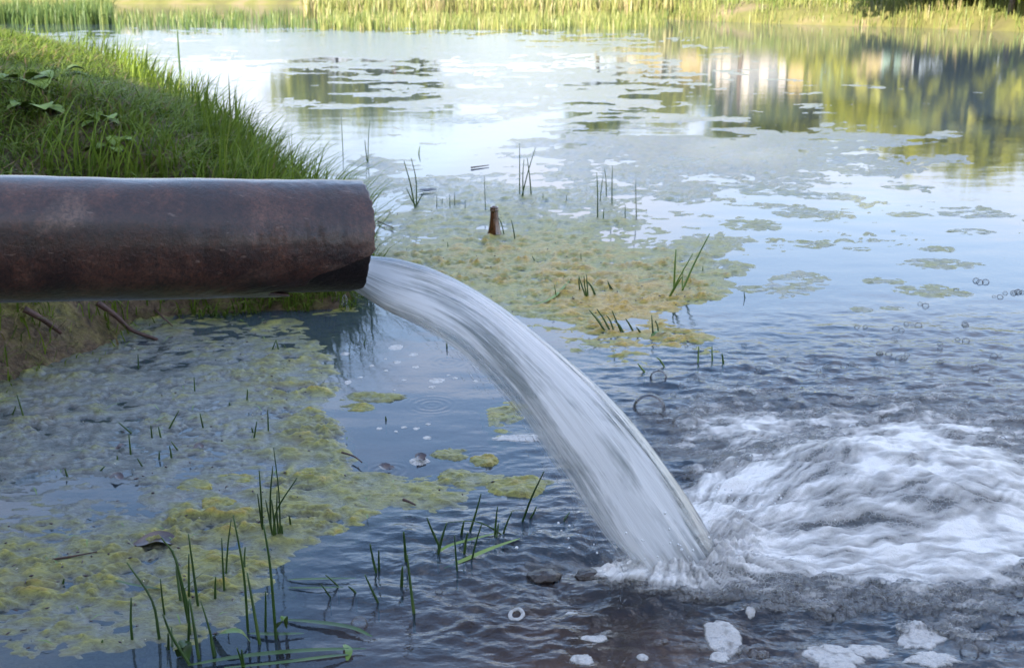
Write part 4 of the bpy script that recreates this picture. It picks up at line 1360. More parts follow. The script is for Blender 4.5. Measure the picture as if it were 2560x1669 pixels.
def hump(px, py, r_, label, seed):  # low dark hump rising just above the water
    c = G(px, py)
    nu, nv = 22, 12
    a = np.linspace(0, 2 * np.pi, nu, endpoint=False); b = np.linspace(-.4, np.pi / 2, nv)
    A, B = np.meshgrid(a, b)
    R = r_ * (1 + .35 * fbm(np.cos(A) * np.cos(B) * 1.4 + seed, np.sin(A) * np.cos(B) * 1.4 + np.sin(B) * 1.4, 800 + seed, 4))
    Vv = np.stack([R * np.cos(A) * np.cos(B), R * .8 * np.sin(A) * np.cos(B), R * .42 * np.sin(B) - .004], -1).reshape(-1, 3)
    i = np.arange(nu * nv).reshape(nv, nu)
    Ff = np.stack([i[:-1], np.roll(i, -1, 1)[:-1], np.roll(i, -1, 1)[1:], i[1:]], -1).reshape(-1, 4)
    o = mesh_np("dark_hump", Vv, Ff, M_HUMP)
    o.location = c
    tag(o, label, "hump")


M_HUMP = simple_mat("dark_hump", [(0.3, (0.010, 0.008, 0.008)), (0.7, (0.045, 0.034, 0.030))], 30, 0.25, 0.8, 0.006, 0.6)
hump(1362, 1436, 0.026, "largest dark wet stone breaking the surface left of the jet foot", 1)
hump(1470, 1432, 0.020, "dark wet stone between the largest one and the jet foot", 2)

# ------------------------------------------------------------------ froth
gx, gy = np.meshgrid(np.arange(0.02, 1.75, 0.0034), np.arange(1.30, 2.95, 0.0034))
hF, TF, pxF, pyF = water_h(gx, gy)
dens = blobs(pxF, pyF, [(2330, 1280, 520, 140, 1.15), (1940, 1290, 240, 100, 0.70), (1810, 1330, 120, 95, .75), (1790, 1230, 80, 60, .35), (1700, 1410, 200, 60, 0.75), (1850, 1400, 240, 80, 0.55), (2450, 1120, 420, 85, 0.50), (2050, 1090, 430, 110, 0.42),
                        (2300, 1450, 420, 80, 0.45), (2450, 1560, 260, 60, 0.32), (1830, 1110, 200, 70, 0.28), (2250, 1010, 600, 90, 0.34), (2250, 1480, 420, 70, .30), (1800, 1490, 200, 40, .22), (1800, 1060, 170, 70, .3), (1660, 1425, 230, 42, .95), (1560, 1450, 130, 30, .5), (2350, 1340, 330, 110, .5), (1780, 1300, 130, 90, .4)])
ang_ = np.arctan2(gy - IMP.y, gx - IMP.x); rad_ = np.hypot(gx - IMP.x, gy - IMP.y)
flow = fbm(ang_ * 9 + .8 * perlin(gx / .12, gy / .12, 15), rad_ / .16, 621, 4, .6)
hair = fbm(ang_ * 34 + 1.5 * perlin(gx / .06, gy / .06, 16), rad_ / .07, 641, 3, .6)
str_n = fbm(gx / 0.14 + 0.8 * perlin(gx / .3, gy / .3, 6), gy / 0.05, 601, 4, .6)
fine = fbm(gx / .035, gy / .02, 611, 3)
core = sstep(0.75, 1.2, dens)
tan_ = blobs(pxF, pyF, [(2130, 1300, 260, 75, .55), (1830, 1430, 180, 45, .5), (2020, 1200, 110, 40, .25)])
foam = np.clip(0.95 * np.minimum(dens, 1.15) - 0.25 - .42 * tan_ + .50 * core * flow + .28 * hair * sstep(.3, .8, dens) + (0.85 - .45 * core) * str_n + (0.35 - .25 * core) * fine, 0, 1)
w1, w2 = worley(gx / 0.013, gy / 0.011, 1)
wb1, _ = worley(gx / 0.024, gy / 0.02, 2)
foot = blobs(pxF, pyF, [(1680, 1420, 190, 40, 1.0), (1840, 1380, 70, 60, .9)])
zf = hF + foot * (0.034 * np.abs(fbm(gx / .028, gy / .028, 631, 4, .65)) + .006) + 0.0012 + 0.006 * core + 0.0045 * np.sqrt(np.clip(1 - (w1 / .75) ** 2, 0, 1)) * (1 - .7 * core) * sstep(0.1, .5, foam) + 0.006 * np.sqrt(np.clip(1 - (wb1 / .6) ** 2, 0, 1)) * sstep(.35, .7, perlin(gx / .15, gy / .1, 8) + .4) * sstep(.1, .5, foam) * (1 - .8 * core) \
    + core * (0.004 * fbm(gx / .045, gy / .022, 613, 3) + .003 * flow + .002 * fine + .0018 * hair)
F = grid_faces(*gx.shape)
keep = foam.ravel()[F].max(1) > 0.06
V, F2, fa = compact(np.stack([gx, gy, zf], -1).reshape(-1, 3), F[keep], foam.ravel())
froth = mesh_np("foam", V, F2, M_FOAM, attrs={"foam": fa})
tag(froth, "white boiling foam spreading from where the jet lands", "foam", kind="stuff")


MARKS = {
    "the pipe lip": (900, 740), "the bottle": (1236, 560), "the rush trio": (1690, 730), "the slanted cut rushes": (1540, 820), "the dense rush tuft": (690, 1330), "the big dead leaf": (388, 1365),
    "the muddy bank": (180, 900), "the left frame edge": (10, 1180), "the two big bubbles": (1665, 1000), "the kite-shaped algae": (1985, 710), "the right frame edge": (2550, 860), "the jet's first bend": (1150, 880),
    "the crooked algae scrap": (1110, 1130), "the foam-edged algae strip": (900, 1000), "the boil's back rim": (2080, 1060), "the yellow-topped island": (2330, 735), "the algae's front edge": (1760, 900), "the far rush row": (1500, 520),
    "the blue gap's middle": (1000, 900), "the foam at far right": (2400, 980), "the brown-tipped bunch": (1466, 745), "the thick mat's left part": (480, 1180), "the brown leaf scrap": (300, 1125), "the bank's stick tip": (393, 848), "the pair of ring ripples": (1120, 905), "the jet's near edge": (1120, 1010), "the humped clump": (490, 1215), "the arrow-bent stub": (430, 1090), "the pipe-end rush": (1038, 518)}
ORD = ["nearest to", "second nearest to", "third nearest to", "fourth nearest to", "fifth nearest to", "sixth nearest to", "seventh nearest to", "eighth nearest to", "ninth nearest to", "tenth nearest to", "eleventh nearest to", "twelfth nearest to", "thirteenth nearest to"]


def ranked(pxs, head, tail):
    """one label for each: how near it lies to the landmark it is closest to"""
    mk = {k: G(*v) for k, v in MARKS.items()}
    own = {}
    for i, p in enumerate(pxs):
        g = G(*p[:2])
        k = min(mk, key=lambda q: (mk[q] - g).length)
        own.setdefault(k, []).append(((mk[k] - g).length, i))
    out = [None] * len(pxs)
    for k, l in own.items():
        for r_, (d_, i) in enumerate(sorted(l)):
            out[i] = f"{head} {ORD[min(r_, 12)]} {k}{tail}"
    return out


# bubbles
def dome_mesh(nu=20, nv=9):
    mb = MB()
    mb.lathe([(math.cos(t), math.sin(t)) for t in np.linspace(-0.15, math.pi / 2 - .02, nv)], nu)
    me = bpy.data.meshes.new("bubble")
    me.from_pydata([tuple(v) for v in mb.v], [], mb.f)
    me.polygons.foreach_set("use_smooth", np.full(len(me.polygons), True, dtype=bool))
    me.materials.append(M_BUB)
    return me


ME_BUB, ME_BUBS = dome_mesh(), dome_mesh(12, 6)


def hz(p):
    return float(water_h(np.array([p.x]), np.array([p.y]))[0][0])


def bubble(px, py, rpx, label, group, me=None, sq=0.95):
    p = G(px, py)
    p.z = hz(p) - 0.0005
    R = rpx / FPX * (p.y * CP + H_CAM * SP)
    o = bpy.data.objects.new("bubble", me or ME_BUB)
    o.location = p
    o.scale = (R, R, R * sq)
    C.objects.link(o)
    tag(o, label, "bubble", group)
    return o


BIG = [(1623, 1022, 42, "biggest clear bubble, right beside the jet"), (1713, 1060, 35, "second big clear bubble, right of the biggest"), (1646, 946, 22, "clear bubble on the edge of the algae behind the two big ones"),
       (2423, 1632, 24, "glassy bubble on the foam raft at the lower right corner"), (2460, 1595, 17, "small bubble above the glassy corner bubble"), (1752, 1022, 20, "bubble touching the right of the second big bubble"),
       (2062, 1478, 13, "leftmost of three bubbles in a row below the boil"), (2098, 1480, 14, "middle of three bubbles in a row below the boil"), (2138, 1478, 14, "right of three bubbles in a row below the boil"),
       (2380, 1512, 17, "bubble in the froth band at lower right"), (898, 1560, 22, "bubble at the splash among the bent rushes"), (1097, 1476, 10, "small bubble by the rushes left of the jet foot")]
for a, b, c_, lb in BIG:
    bubble(a, b, c_, lb, "clear bubbles on the water")
rb = random.Random(21)
cl_lab = "small clear bubble riding the dark rippled water right of the jet"
cnt = 0
seeds = [(1938, 907), (2040, 895), (2142, 820), (1730, 947), (1790, 948), (1895, 928), (2110, 915), (2000, 967), (2280, 810), (2240, 823), (2410, 812), (2415, 852), (2350, 905), (2350, 860), (2260, 895), (2190, 916), (2130, 910), (2065, 918),
         (2440, 922), (2500, 890), (2390, 727), (2500, 743), (2450, 706), (2545, 730), (2330, 930), (1695, 990), (1720, 970), (1890, 980), (1775, 985), (2480, 950), (2240, 850), (2200, 885), (1860, 862), (2055, 937), (2300, 760), (2180, 970), (1960, 1000), (1850, 960)]
for (a, b), lb in zip(seeds, ranked(seeds, "small clear bubble raft", ", riding the rippled water")):
    n_ = rb.choice((1, 2, 3, 5))
    p0 = G(a, b)
    root = empty("bubble_raft", p0)
    tag(root, lb if n_ > 1 else lb.replace("bubble raft", "lone bubble"), "bubbles", "small bubbles on the rippled water")
    for q in range(n_):
        p = G(a + rb.gauss(0, 12) * (q > 0), b + rb.gauss(0, 4) * (q > 0))
        p.z = hz(p) - 0.0005
        R = rb.uniform(4.5, 9.5) / FPX * (p.y * CP + H_CAM * SP)
        o = bpy.data.objects.new("bubble", ME_BUBS)
        C.objects.link(o)
        o.parent = root
        o.location = p - p0
        o.scale = (R, R, R * .95)
# froth bubbles: too many to count
mb = MB()
tries = 0
nb_ = 0
while nb_ < 2600 and tries < 60000:
    tries += 1
    a, b = rb.uniform(1600, 2600), rb.uniform(990, 1640)
    p = G(a, b)
    ix, iy = int((p.x - 0.02) / 0.0034), int((p.y - 1.30) / 0.0034)
    if not (0 <= ix < gx.shape[1] and 0 <= iy < gx.shape[0]): continue
    fo, co = foam[iy, ix], core[iy, ix]
    if not (0.12 < fo < 0.75) or co > 0.4 or rb.random() < 0.3: continue
    R = rb.uniform(0.0024, 0.0066) * (1.35 if rb.random() < .12 else 1)
    mb.lathe([(R * math.cos(t), R * .85 * math.sin(t)) for t in (-0.1, .35, .8, 1.2, 1.52)], 9, (p.x, p.y, zf[iy, ix] - 0.001))
    nb_ += 1
tag(mb.build("froth_bubbles", M_BUB), "packed small bubbles in the foam around the boil", "bubbles", kind="stuff")


# foam islands and flecks
def foam_island(px, py, rx, ry, label, seed, group, lobes=0.3, hole=0.0, name="foam_raft", thick=.006):
    c = G(px, py)
    ax = (G(px + rx, py) - c).length
    ay = abs(G(px, py - ry).y - G(px, py + ry).y) / 2
    nr, na_ = 22, 72
    t = hole + (1 - hole) * (np.arange(nr) / (nr - 1)) ** .8
    a = np.linspace(0, 2 * np.pi, na_, endpoint=False)
    R = 1 + lobes * fbm(np.cos(a) * 1.2 + seed * 2.3, np.sin(a) * 1.2, 700 + seed, 5, .65) * 1.9
    rr = t[:, None] * R[None]
    Xw, Yw = rr * np.cos(a) * ax, rr * np.sin(a) * ay
    q = (t[:, None] - hole) / (1 - hole) + 0 * rr
    e = np.clip(1 - q, 0, 1)
    if hole: e = np.minimum(e, q * 1.2)
    w, _ = worley((Xw + c.x) / .006, (Yw + c.y) / .006, seed)
    z = .62 * thick * np.tanh(e * 3.5) - .0012 + 0.0010 * np.sqrt(np.clip(1 - (w / .7) ** 2, 0, 1)) * sstep(0, .2, e)
    h0 = water_h(Xw + c.x, Yw + c.y)[0]
    V = np.stack([Xw, Yw, z + h0], -1).reshape(-1, 3)
    i = np.arange(nr * na_).reshape(nr, na_)
    F = np.stack([i[:-1], i[1:], np.roll(i, -1, 1)[1:], np.roll(i, -1, 1)[:-1]], -1).reshape(-1, 4)
    fa_ = np.clip(np.minimum(e * 3.0, .55) + .42 + .42 * fbm(Xw / .012, Yw / .012, 720 + seed, 2), 0.1, 1)
    o = mesh_np(name, V, F, M_FOAM2, attrs={"foam": fa_.ravel()})
    o.location = (c.x, c.y, 0)
    tag(o, label, "foam", group)
    return o


RAFT = [(1807, 1592, 50, 42, "big pear-shaped white foam raft in front of the jet", .25, 0, .008), (1800, 1640, 28, 16, "foam tail hanging off the pear-shaped raft", .2, 0, .006), (1455, 1648, 33, 17, "round foam raft at the bottom frame edge", .2, 0, .007),
        (1485, 1594, 37, 12, "flat oval foam raft of open bubbles", .2, 0, .004), (1291, 1538, 22, 13, "foam ring with an open middle", .08, .42, .004), (1606, 1643, 17, 9, "tiny round foam raft by a ripple ring", .15, 0, .004),
        (1876, 1538, 13, 9, "small white foam ball above the pear-shaped raft", .15, 0, .007), (2085, 1645, 75, 36, "wide holed foam raft at the bottom right", .3, 0, .007), (2180, 1628, 60, 22, "foam neck joining the two right rafts", .4, 0, .005),
        (2300, 1590, 62, 34, "rear lobed foam raft at lower right", .4, 0, .007), (2330, 1650, 70, 22, "front foam raft under the rear lobed one", .4, 0, .006), (2436, 1588, 52, 11, "thin foam strip near the right corner", .25, 0, .004),
        (1427, 1530, 18, 6, "faint foam smear above the oval raft", .3, 0, .002), (1300, 1095, 75, 10, "foam line along the algae behind the jet's near edge", .3, 0, .004), (1712, 1112, 26, 11, "foam curd beside the jet's far edge", .3, 0, .006),
        (1050, 1153, 28, 11, "foam curd holding a dark leaf scrap", .2, 0, .004)]
for i, (a, b, rx, ry, lb, lo, ho, th_) in enumerate(RAFT):
    foam_island(a, b, rx, ry, lb, i, "foam rafts drifting off the boil", lo, ho, thick=th_)
FL = [(989, 868, 20, 8), (1033, 886, 14, 4.5), (993, 905, 11, 4), (1039, 917, 10, 3.5), (1092, 951, 22, 7), (1080, 967, 10, 3), (1010, 950, 7, 3), (929, 914, 7, 3), (965, 926, 6, 2.5), (900, 943, 8, 2.5), (963, 897, 5, 2), (1010, 1068, 9, 3.5),
      (1040, 1071, 10, 4), (948, 1071, 9, 4), (1068, 1094, 12, 5), (863, 884, 13, 5), (1138, 945, 8, 3), (1120, 938, 6, 2), (985, 975, 5, 2), (870, 955, 10, 6), (990, 1078, 6, 2.5), (1070, 1060, 8, 2.5), (890, 1200, 8, 3), (1190, 952, 9, 3)]
FLB = ranked(FL, "small white foam fleck", ", on calm water")
for i, (a, b, rx, ry) in enumerate(FL):
    foam_island(a, b, rx, ry, FLB[i], 40 + i, "foam flecks on the calm water", .2, 0, "foam_fleck", .0022)

# ------------------------------------------------------------------ bottle
bp = G(1236, 586)
mb = MB()
prof = [(0.030, -0.05), (0.0295, -0.02), (0.027, -0.004), (0.0245, 0.006), (0.0212, 0.018), (0.0185, 0.032), (0.0165, 0.048), (0.0148, 0.064), (0.0138, 0.078), (0.0134, 0.083)]
mb.lathe(prof, 28, bp)
M_BOTTLE = simple_mat("brown_glass", [(0.3, (0.05, 0.018, 0.008)), (0.7, (0.12, 0.048, 0.022))], 50, 0.12, 0.25, 0.001, 0.7, coat=1.0)
bo = empty("bottle", bp)
tag(bo, "brown glass bottle sunk to its neck in the algae behind the pipe", "bottle")
mb.build("neck", M_BOTTLE, bo)
mb = MB()
mb.lathe([(0.0134, 0.0829), (0.0155, 0.084), (0.0158, 0.089), (0.0142, 0.0905), (0.0148, 0.093), (0.0148, 0.0975), (0.0135, 0.099), (0.0105, 0.0985), (0.0100, 0.085)], 28, bp)
mb.build("lip", M_BOTTLE, bo)
bo.rotation_euler = (0, 0, 0)


# ------------------------------------------------------------------ rushes
def stem_mesh(o, base, pts, r, mat=M_RUSH, tip=True, Yoff=0.0, name="stem"):
    """base, pts: pixels of the waterline and of points up the stem"""
    b = G(*base)
    P = [b + Vector((0, 0, -0.03)), b]
    for i, (a, c_) in enumerate(pts):
        P.append(at(a, c_, b.y + Yoff * (i + 1) / len(pts)))
    Pn = spl(np.array(P[1:]), 9)
    Pn = [P[0]] + [Vector(q) for q in Pn]
    rr = [r] * 2 + [r * (1 - 0.55 * (i / 8) ** 1.5) for i in range(1, 9)]
    mb = MB(); mb.tube(Pn, rr, 6)
    s = mb.build(name, mat, o)
    if tip:
        d = (Pn[-1] - Pn[-2]).normalized()
        L_ = min(0.008, (Pn[-1] - b).length * .2)
        mt = MB(); mt.tube([Pn[-1] - d * L_, Pn[-1] - d * L_ * .3, Pn[-1] + d * L_ * .4, Pn[-1] + d * L_ * .9], [r * .6, r * .85, r * .7, r * .12], 6)
        ti = mt.build("tip", M_RUSHTIP)
        ti.parent = s
        ti.matrix_parent_inverse = Matrix.Translation(-Vector(o.location))
    return s


def leaf_blade(o, pts, w, mat=M_LIME):
    """pts: (px, py, Y or None for waterline)"""
    P = []
    for a, b, z in pts: P.append(np.array(G(a, b, z)))
    Pn = [Vector(q) for q in spl(np.array(P), 14)]
    ws = [w * (math.sin(math.pi * (0.10 + 0.88 * i / 13)) ** .6) for i in range(14)]
    mb = MB(); mb.ribbon(Pn, ws, fold=.2)
    return mb.build("leaf", mat, o)


def clump(label, stems, r=0.0019, group="rush clumps standing in the shallows", Yv=0.02, tip=True, mat=M_RUSH):
    cb = stems[0][0]
    o = empty("rush_clump", G(*cb))
    tag(o, label, "rush", group)
    rr_ = random.Random(int(cb[0] * 7 + cb[1]))
    for s in stems:
        stem_mesh(o, s[0], s[1:], r * rr_.uniform(.8, 1.15), mat, tip, rr_.uniform(-Yv, Yv))
    return o


clump("dense tuft of eight upright rushes in the thick algae at lower left centre", [
    ((701, 1336), (697, 1230), (684, 1118)), ((657, 1330), (653, 1250), (648, 1175)), ((677, 1325), (676, 1240), (682, 1164)), ((684, 1342), (692, 1275), (743, 1193)),
    ((656, 1325), (650, 1280), (644, 1233)), ((682, 1340), (672, 1290), (664, 1248)), ((690, 1340), (684, 1290), (679, 1248)), ((697, 1338), (692, 1280), (693, 1225)), ((706, 1336), (705, 1318), (704, 1312))])
clump("single short rush just right of the dense tuft", [((727, 1318), (725, 1300), (722, 1287))])
c = clump("tall lone rush with an arched lime leaf at its foot", [((690, 1595), (676, 1420), (659, 1310)), ((664, 1577), (664, 1520), (664, 1476))], .0022)
leaf_blade(c, [(688, 1572, .0), (700, 1555, .03), (712, 1540, .035), (716, 1570, .003)], .0042)
clump("pair of tall rushes left of the lone tall one, bases in brown scum", [((620, 1577), (609, 1430), (583, 1287)), ((649, 1608), (634, 1520), (618, 1431)), ((612, 1430), (611, 1400), (613, 1366))], .0022)
clump("two slim rushes rising together from a torn algae edge", [((565, 1435), (570, 1360), (578, 1297)), ((561, 1478), (557, 1410), (554, 1344)), ((538, 1500), (538, 1470), (539, 1440))])
c = clump("big spread of tall rushes and bent blades at the lower left", [
    ((496, 1521), (484, 1430), (471, 1334)), ((473, 1500), (472, 1440), (472, 1384)), ((475, 1585), (466, 1500), (432, 1374)), ((472, 1560), (440, 1400), (403, 1343)), ((453, 1508), (446, 1460), (440, 1414)),
    ((497, 1645), (486, 1570), (474, 1496)), ((539, 1636), (520, 1560), (502, 1502)), ((535, 1640), (528, 1600), (526, 1573)), ((474, 1660), (430, 1590), (407, 1534)), ((421, 1621), (421, 1600), (420, 1582)), ((431, 1615), (430, 1590), (429, 1566)),
    ((470, 1630), (472, 1560), (471, 1500))], .0021)
leaf_blade(c, [(533, 1592, .0), (560, 1580, .018), (600, 1578, .018), (626, 1604, .0)], .006)
leaf_blade(c, [(455, 1480, .0), (480, 1455, .02), (515, 1424, .045)], .004)
leaf_blade(c, [(450, 1640, .0), (452, 1615, .02), (466, 1608, .02), (470, 1650, .0)], .008, M_RUSH)
clump("arching rush leaning left at the far side of the big spread", [((399, 1600), (380, 1500), (317, 1405))], .0021)
clump("short straight rush left of the big spread", [((331, 1603), (327, 1550), (328, 1493))], .0020)
clump("short rush between the arching one and the big spread", [((412, 1540), (405, 1490), (401, 1446))], .0020)
clump("two crossed rush stubs at the bottom edge", [((608, 1668), (600, 1640), (592, 1618)), ((610, 1668), (606, 1640), (604, 1622))], .0018)
c = clump("open clump of bent and straight rushes left of the jet foot", [
    ((1097, 1362), (1080, 1325), (1067, 1293)), ((1095, 1388), (1106, 1340), (1117, 1306)), ((1175, 1328), (1190, 1280), (1203, 1233)), ((1237, 1341), (1240, 1300), (1244, 1265)), ((1240, 1345), (1244, 1325), (1246, 1308)),
    ((1257, 1336), (1268, 1305), (1280, 1278)), ((1179, 1401), (1190, 1355), (1205, 1306)), ((1143, 1431), (1139, 1380), (1136, 1338)), ((1160, 1388), (1165, 1350), (1170, 1330)), ((1153, 1340), (1156, 1320), (1160, 1302))], .0021)
stem_mesh(c, (1257, 1338), [(1222, 1315), (1183, 1302), (1120, 1305)], .0014, tip=False)
leaf_blade(c, [(1090, 1385, .0), (1120, 1365, .006), (1170, 1350, .006), (1250, 1330, .002)], .004, M_LEAF)
leaf_blade(c, [(1110, 1420, .0), (1160, 1400, .004), (1230, 1370, .006), (1300, 1345, .003)], .005, M_LEAF)
clump("leaning rush with a dark tip nearest the jet's near edge", [((1306, 1304), (1330, 1240), (1360, 1178)), ((1325, 1296), (1335, 1280), (1341, 1265)), ((1410, 1300), (1416, 1290), (1424, 1280))], .0022)
clump("tall dark rush standing in the ripples below the algae", [((1035, 1533), (1026, 1460), (1018, 1386)), ((1015, 1403), (1012, 1365), (1009, 1328)), ((1004, 1465), (1005, 1440), (1006, 1415))], .0024)
clump("two thin stems at the ragged front of the thick algae", [((940, 1428), (932, 1395), (925, 1358)), ((948, 1424), (947, 1400), (947, 1376))], .0019)
clump("leaning rush with a yellow snail-like blob by the ripples", [((946, 1507), (928, 1470), (912, 1435))], .0018)
clump("short stem lying toward the bottom centre", [((826, 1492), (814, 1475), (802, 1459)), ((846, 1465), (830, 1450), (814, 1436)), ((890, 1482), (880, 1472), (871, 1465))], .0017)
# farther ones
clump("tall slim rushes far out behind the bottle", [((1299, 490), (1299, 420), (1299, 358)), ((1308, 492), (1307, 440), (1310, 398)), ((1304, 494), (1320, 430), (1339, 368)), ((1328, 488), (1324, 440), (1318, 395))], .0030)
clump("green grass-like rush beside the pipe end", [((1037, 518), (1026, 460), (1010, 402)), ((1041, 515), (1040, 450), (1028, 395)), ((1043, 512), (1048, 500), (1060, 480)), ((1040, 516), (1030, 500), (1016, 470))], .0030)
clump("loose row of five thin rushes out behind the ochre mat", [((1494, 545), (1494, 480), (1492, 431)), ((1500, 505), (1504, 465), (1508, 440)), ((1516, 490), (1515, 450), (1511, 421)), ((1530, 511), (1530, 460), (1531, 413)), ((1508, 550), (1509, 535), (1510, 520))], .0026)
clump("lone thin rush right of the loose row", [((1591, 548), (1590, 500), (1589, 450))], .0022)
clump("lone thin rush left of the bottle", [((1214, 527), (1212, 480), (1211, 440))], .0020)
clump("rush trio leaning right on the tip of the ochre mat", [((1704, 730), (1735, 660), (1774, 584)), ((1671, 746), (1700, 690), (1732, 634)), ((1685, 722), (1687, 670), (1690, 623)), ((1706, 726), (1706, 700), (1708, 670)), ((1672, 745), (1690, 715), (1706, 690))], .0030, mat=M_LIME)
clump("bunch of brown-tipped stubs on the ochre mat", [((1466, 745), (1455, 715), (1447, 690)), ((1468, 746), (1462, 715), (1460, 690)), ((1470, 745), (1468, 710), (1466, 686)), ((1490, 742), (1478, 715), (1464, 700)), ((1450, 730), (1448, 712), (1447, 695))], .0030)
clump("small pair of stubs right of the brown-tipped bunch", [((1534, 727), (1524, 712), (1519, 702)), ((1528, 728), (1524, 715), (1520, 708))], .0026)
clump("row of slanted dark cut rushes on the ochre mat", [((1512, 826), (1490, 795), (1473, 775)), ((1525, 826), (1508, 795), (1492, 772)), ((1535, 828), (1525, 800), (1516, 788)), ((1552, 828), (1540, 800), (1530, 776)), ((1558, 830), (1548, 812), (1536, 802)),
       ((1582, 826), (1572, 808), (1564, 797)), ((1508, 824), (1500, 805), (1486, 788)), ((1602, 832), (1596, 824), (1591, 818))], .0028)
c = clump("small rushes with lime leaves at the corner of the ochre mat", [((1633, 842), (1631, 815), (1629, 787)), ((1646, 832), (1644, 815), (1638, 800))], .0026)
leaf_blade(c, [(1628, 845, 0), (1640, 830, .012), (1668, 832, .002)], .006)
clump("pair of hair-thin rushes far behind the pipe end", [((920, 405), (921, 350), (924, 300)), ((918, 404), (914, 370), (912, 350))], .0028)
clump("hair-thin rush left of the far pair", [((857, 372), (855, 330), (853, 285))], .0022)
clump("short rush with a side leaf far behind the pipe", [((1047, 385), (1048, 375), (1050, 365))], .0040)
clump("lone dark reed standing far out near the tall bank grass", [((449, 165), (446, 120), (443, 72))], .012)
clump("two fine stems right of the bottle", [((1288, 602), (1283, 570), (1278, 550)), ((1260, 585), (1254, 560), (1247, 545))], .0022)
clump("thin yellowish stems at the edge of the bubbles", [((1745, 905), (1746, 885), (1747, 865)), ((1781, 900), (1780, 880), (1780, 865)), ((1808, 905), (1806, 890), (1805, 885)), ((1612, 930), (1602, 918), (1594, 908)), ((1660, 915), (1650, 900), (1641, 893))], .0024, mat=M_LIME)

STUBS = [((380, 1096), (377, 1062)), ((403, 1098), (396, 1066)), ((420, 1076), (447, 1026)), ((509, 1074), (500, 1033)), ((327, 1138), (322, 1085)), ((328, 1082), (296, 1055)), ((634, 1102), (642, 1053)), ((671, 1080), (669, 1022)), ((632, 1080), (629, 1068)), ((398, 1147), (398, 1125)), ((429, 1146), (424, 1113)),
         ((446, 1127), (428, 1103)), ((357, 1167), (343, 1145)), ((294, 1151), (293, 1138)), ((248, 1179), (262, 1165)), ((168, 1190), (162, 1170)), ((346, 920), (345, 885)), ((487, 980), (485, 942)), ((617, 1008), (619, 972)), ((575, 1015), (573, 1005)), ((680, 875), (690, 850)), ((697, 876), (690, 848)), ((715, 872), (708, 860)),
         ((60, 1045), (42, 985)), ((30, 1040), (40, 1014)), ((157, 1460), (160, 1445)), ((255, 1610), (256, 1598)), ((910, 860), (913, 848)), ((965, 1050), (964, 1040)), ((1117, 868), (1117, 848)), ((1137, 515), (1136, 480)), ((1125, 520), (1124, 485)), ((1092, 520), (1092, 485)), ((1105, 510), (1106, 495)), ((1163, 522), (1163, 500)), ((1416, 505), (1416, 488)), ((1357, 500), (1358, 482)), ((1391, 745), (1386, 712)), ((1563, 545), (1563, 512)),
         ((1453, 655), (1452, 632)), ((1120, 620), (1119, 605)), ((1337, 652), (1330, 640)), ((1757, 680), (1757, 664)), ((1862, 745), (1860, 728))]
SLB = ranked([q[0] for q in STUBS], "short dark rush stub", ", poking through the scum")
for (b, t_), lb in zip(STUBS, SLB):
    o = empty("rush_stub", G(*b))
    tag(o, lb, "rush stub", "rush stubs scattered in the pond")
    stem_mesh(o, b, [((b[0] + t_[0]) / 2, (b[1] + t_[1]) / 2), t_], 0.0020 if b[1] > 800 else .0018, tip=False)

# blades lying on the water at the bottom
def lying(pts, w, label, mat=M_RUSH):
    P = [Vector(q) for q in spl(np.array([G(a, b, z) for a, b, z in pts]), 16)]
    mb = MB(); mb.ribbon(P, [w * (math.sin(math.pi * (0.06 + 0.9 * i / 15)) ** .6) for i in range(16)], fold=.12)
    o = mb.build("floating_blade", mat)
    tag(o, label, "grass blade", "long blades lying on the water")


lying([(470, 1662, .003), (600, 1640, .006), (760, 1625, .007), (915, 1620, .005)], .0050, "longest flat blade along the bottom left edge of the water")
lying([(560, 1668, .004), (700, 1655, .008), (820, 1640, .008), (880, 1634, .004)], .0036, "second flat blade in front of the longest one")
lying([(700, 1547, .002), (800, 1555, .006), (880, 1568, .006), (930, 1590, .003)], .0046, "broad blade floating beside the splash bubble", M_RUSH)
lying([(620, 1582, .002), (680, 1584, .005), (760, 1582, .003)], .004, "narrow blade at the foot of the lone tall rush", M_RUSH)
lying([(720, 1448, .002), (790, 1446, .005), (890, 1444, .003)], .0030, "pale narrow blade at the front of the algae", M_RUSH)
lying([(720, 1468, .002), (800, 1468, .004), (860, 1466, .003)], .0026, "pale narrow blade just below the first pale one", M_RUSH)
lying([(255, 1440, .004), (330, 1460, .012), (420, 1474, .006)], .0026, "dull green stalk lying across the shallows at left")
lying([(860, 1610, .003), (872, 1625, .006), (868, 1650, .002)], .005, "folded lime leaf tip at the end of the flat blades", M_LIME)
lying([(1430, 695, .006), (1380, 745, .010), (1330, 762, .006)], .005, "green blade lying on the ochre mat", M_LEAF)
lying([(1590, 705, .008), (1620, 698, .012), (1650, 695, .008)], .005, "lime blade lying on the mat near the rush trio", M_LIME)

# dead leaves, twigs
def dead_leaf(px, py, rx, ry, label, seed, mat=M_DEADLEAF):
    c = G(px, py)
    ax = (G(px + rx, py) - c).length; ay = abs(G(px, py - ry).y - G(px, py + ry).y) / 2
    P = [c + Vector((ax * t, ay * 0.25 * math.sin(2.2 * t + seed), 0.006 + 0.0025 * math.sin(3 * t + seed))) for t in np.linspace(-1, 1, 11)]
    mb = MB(); mb.ribbon(P, [ay * .9 * math.sin(math.pi * (0.05 + .9 * i / 10)) ** .7 for i in range(11)], fold=.35)
    o = mb.build("dead_leaf", mat)
    tag(o, label, "leaf")


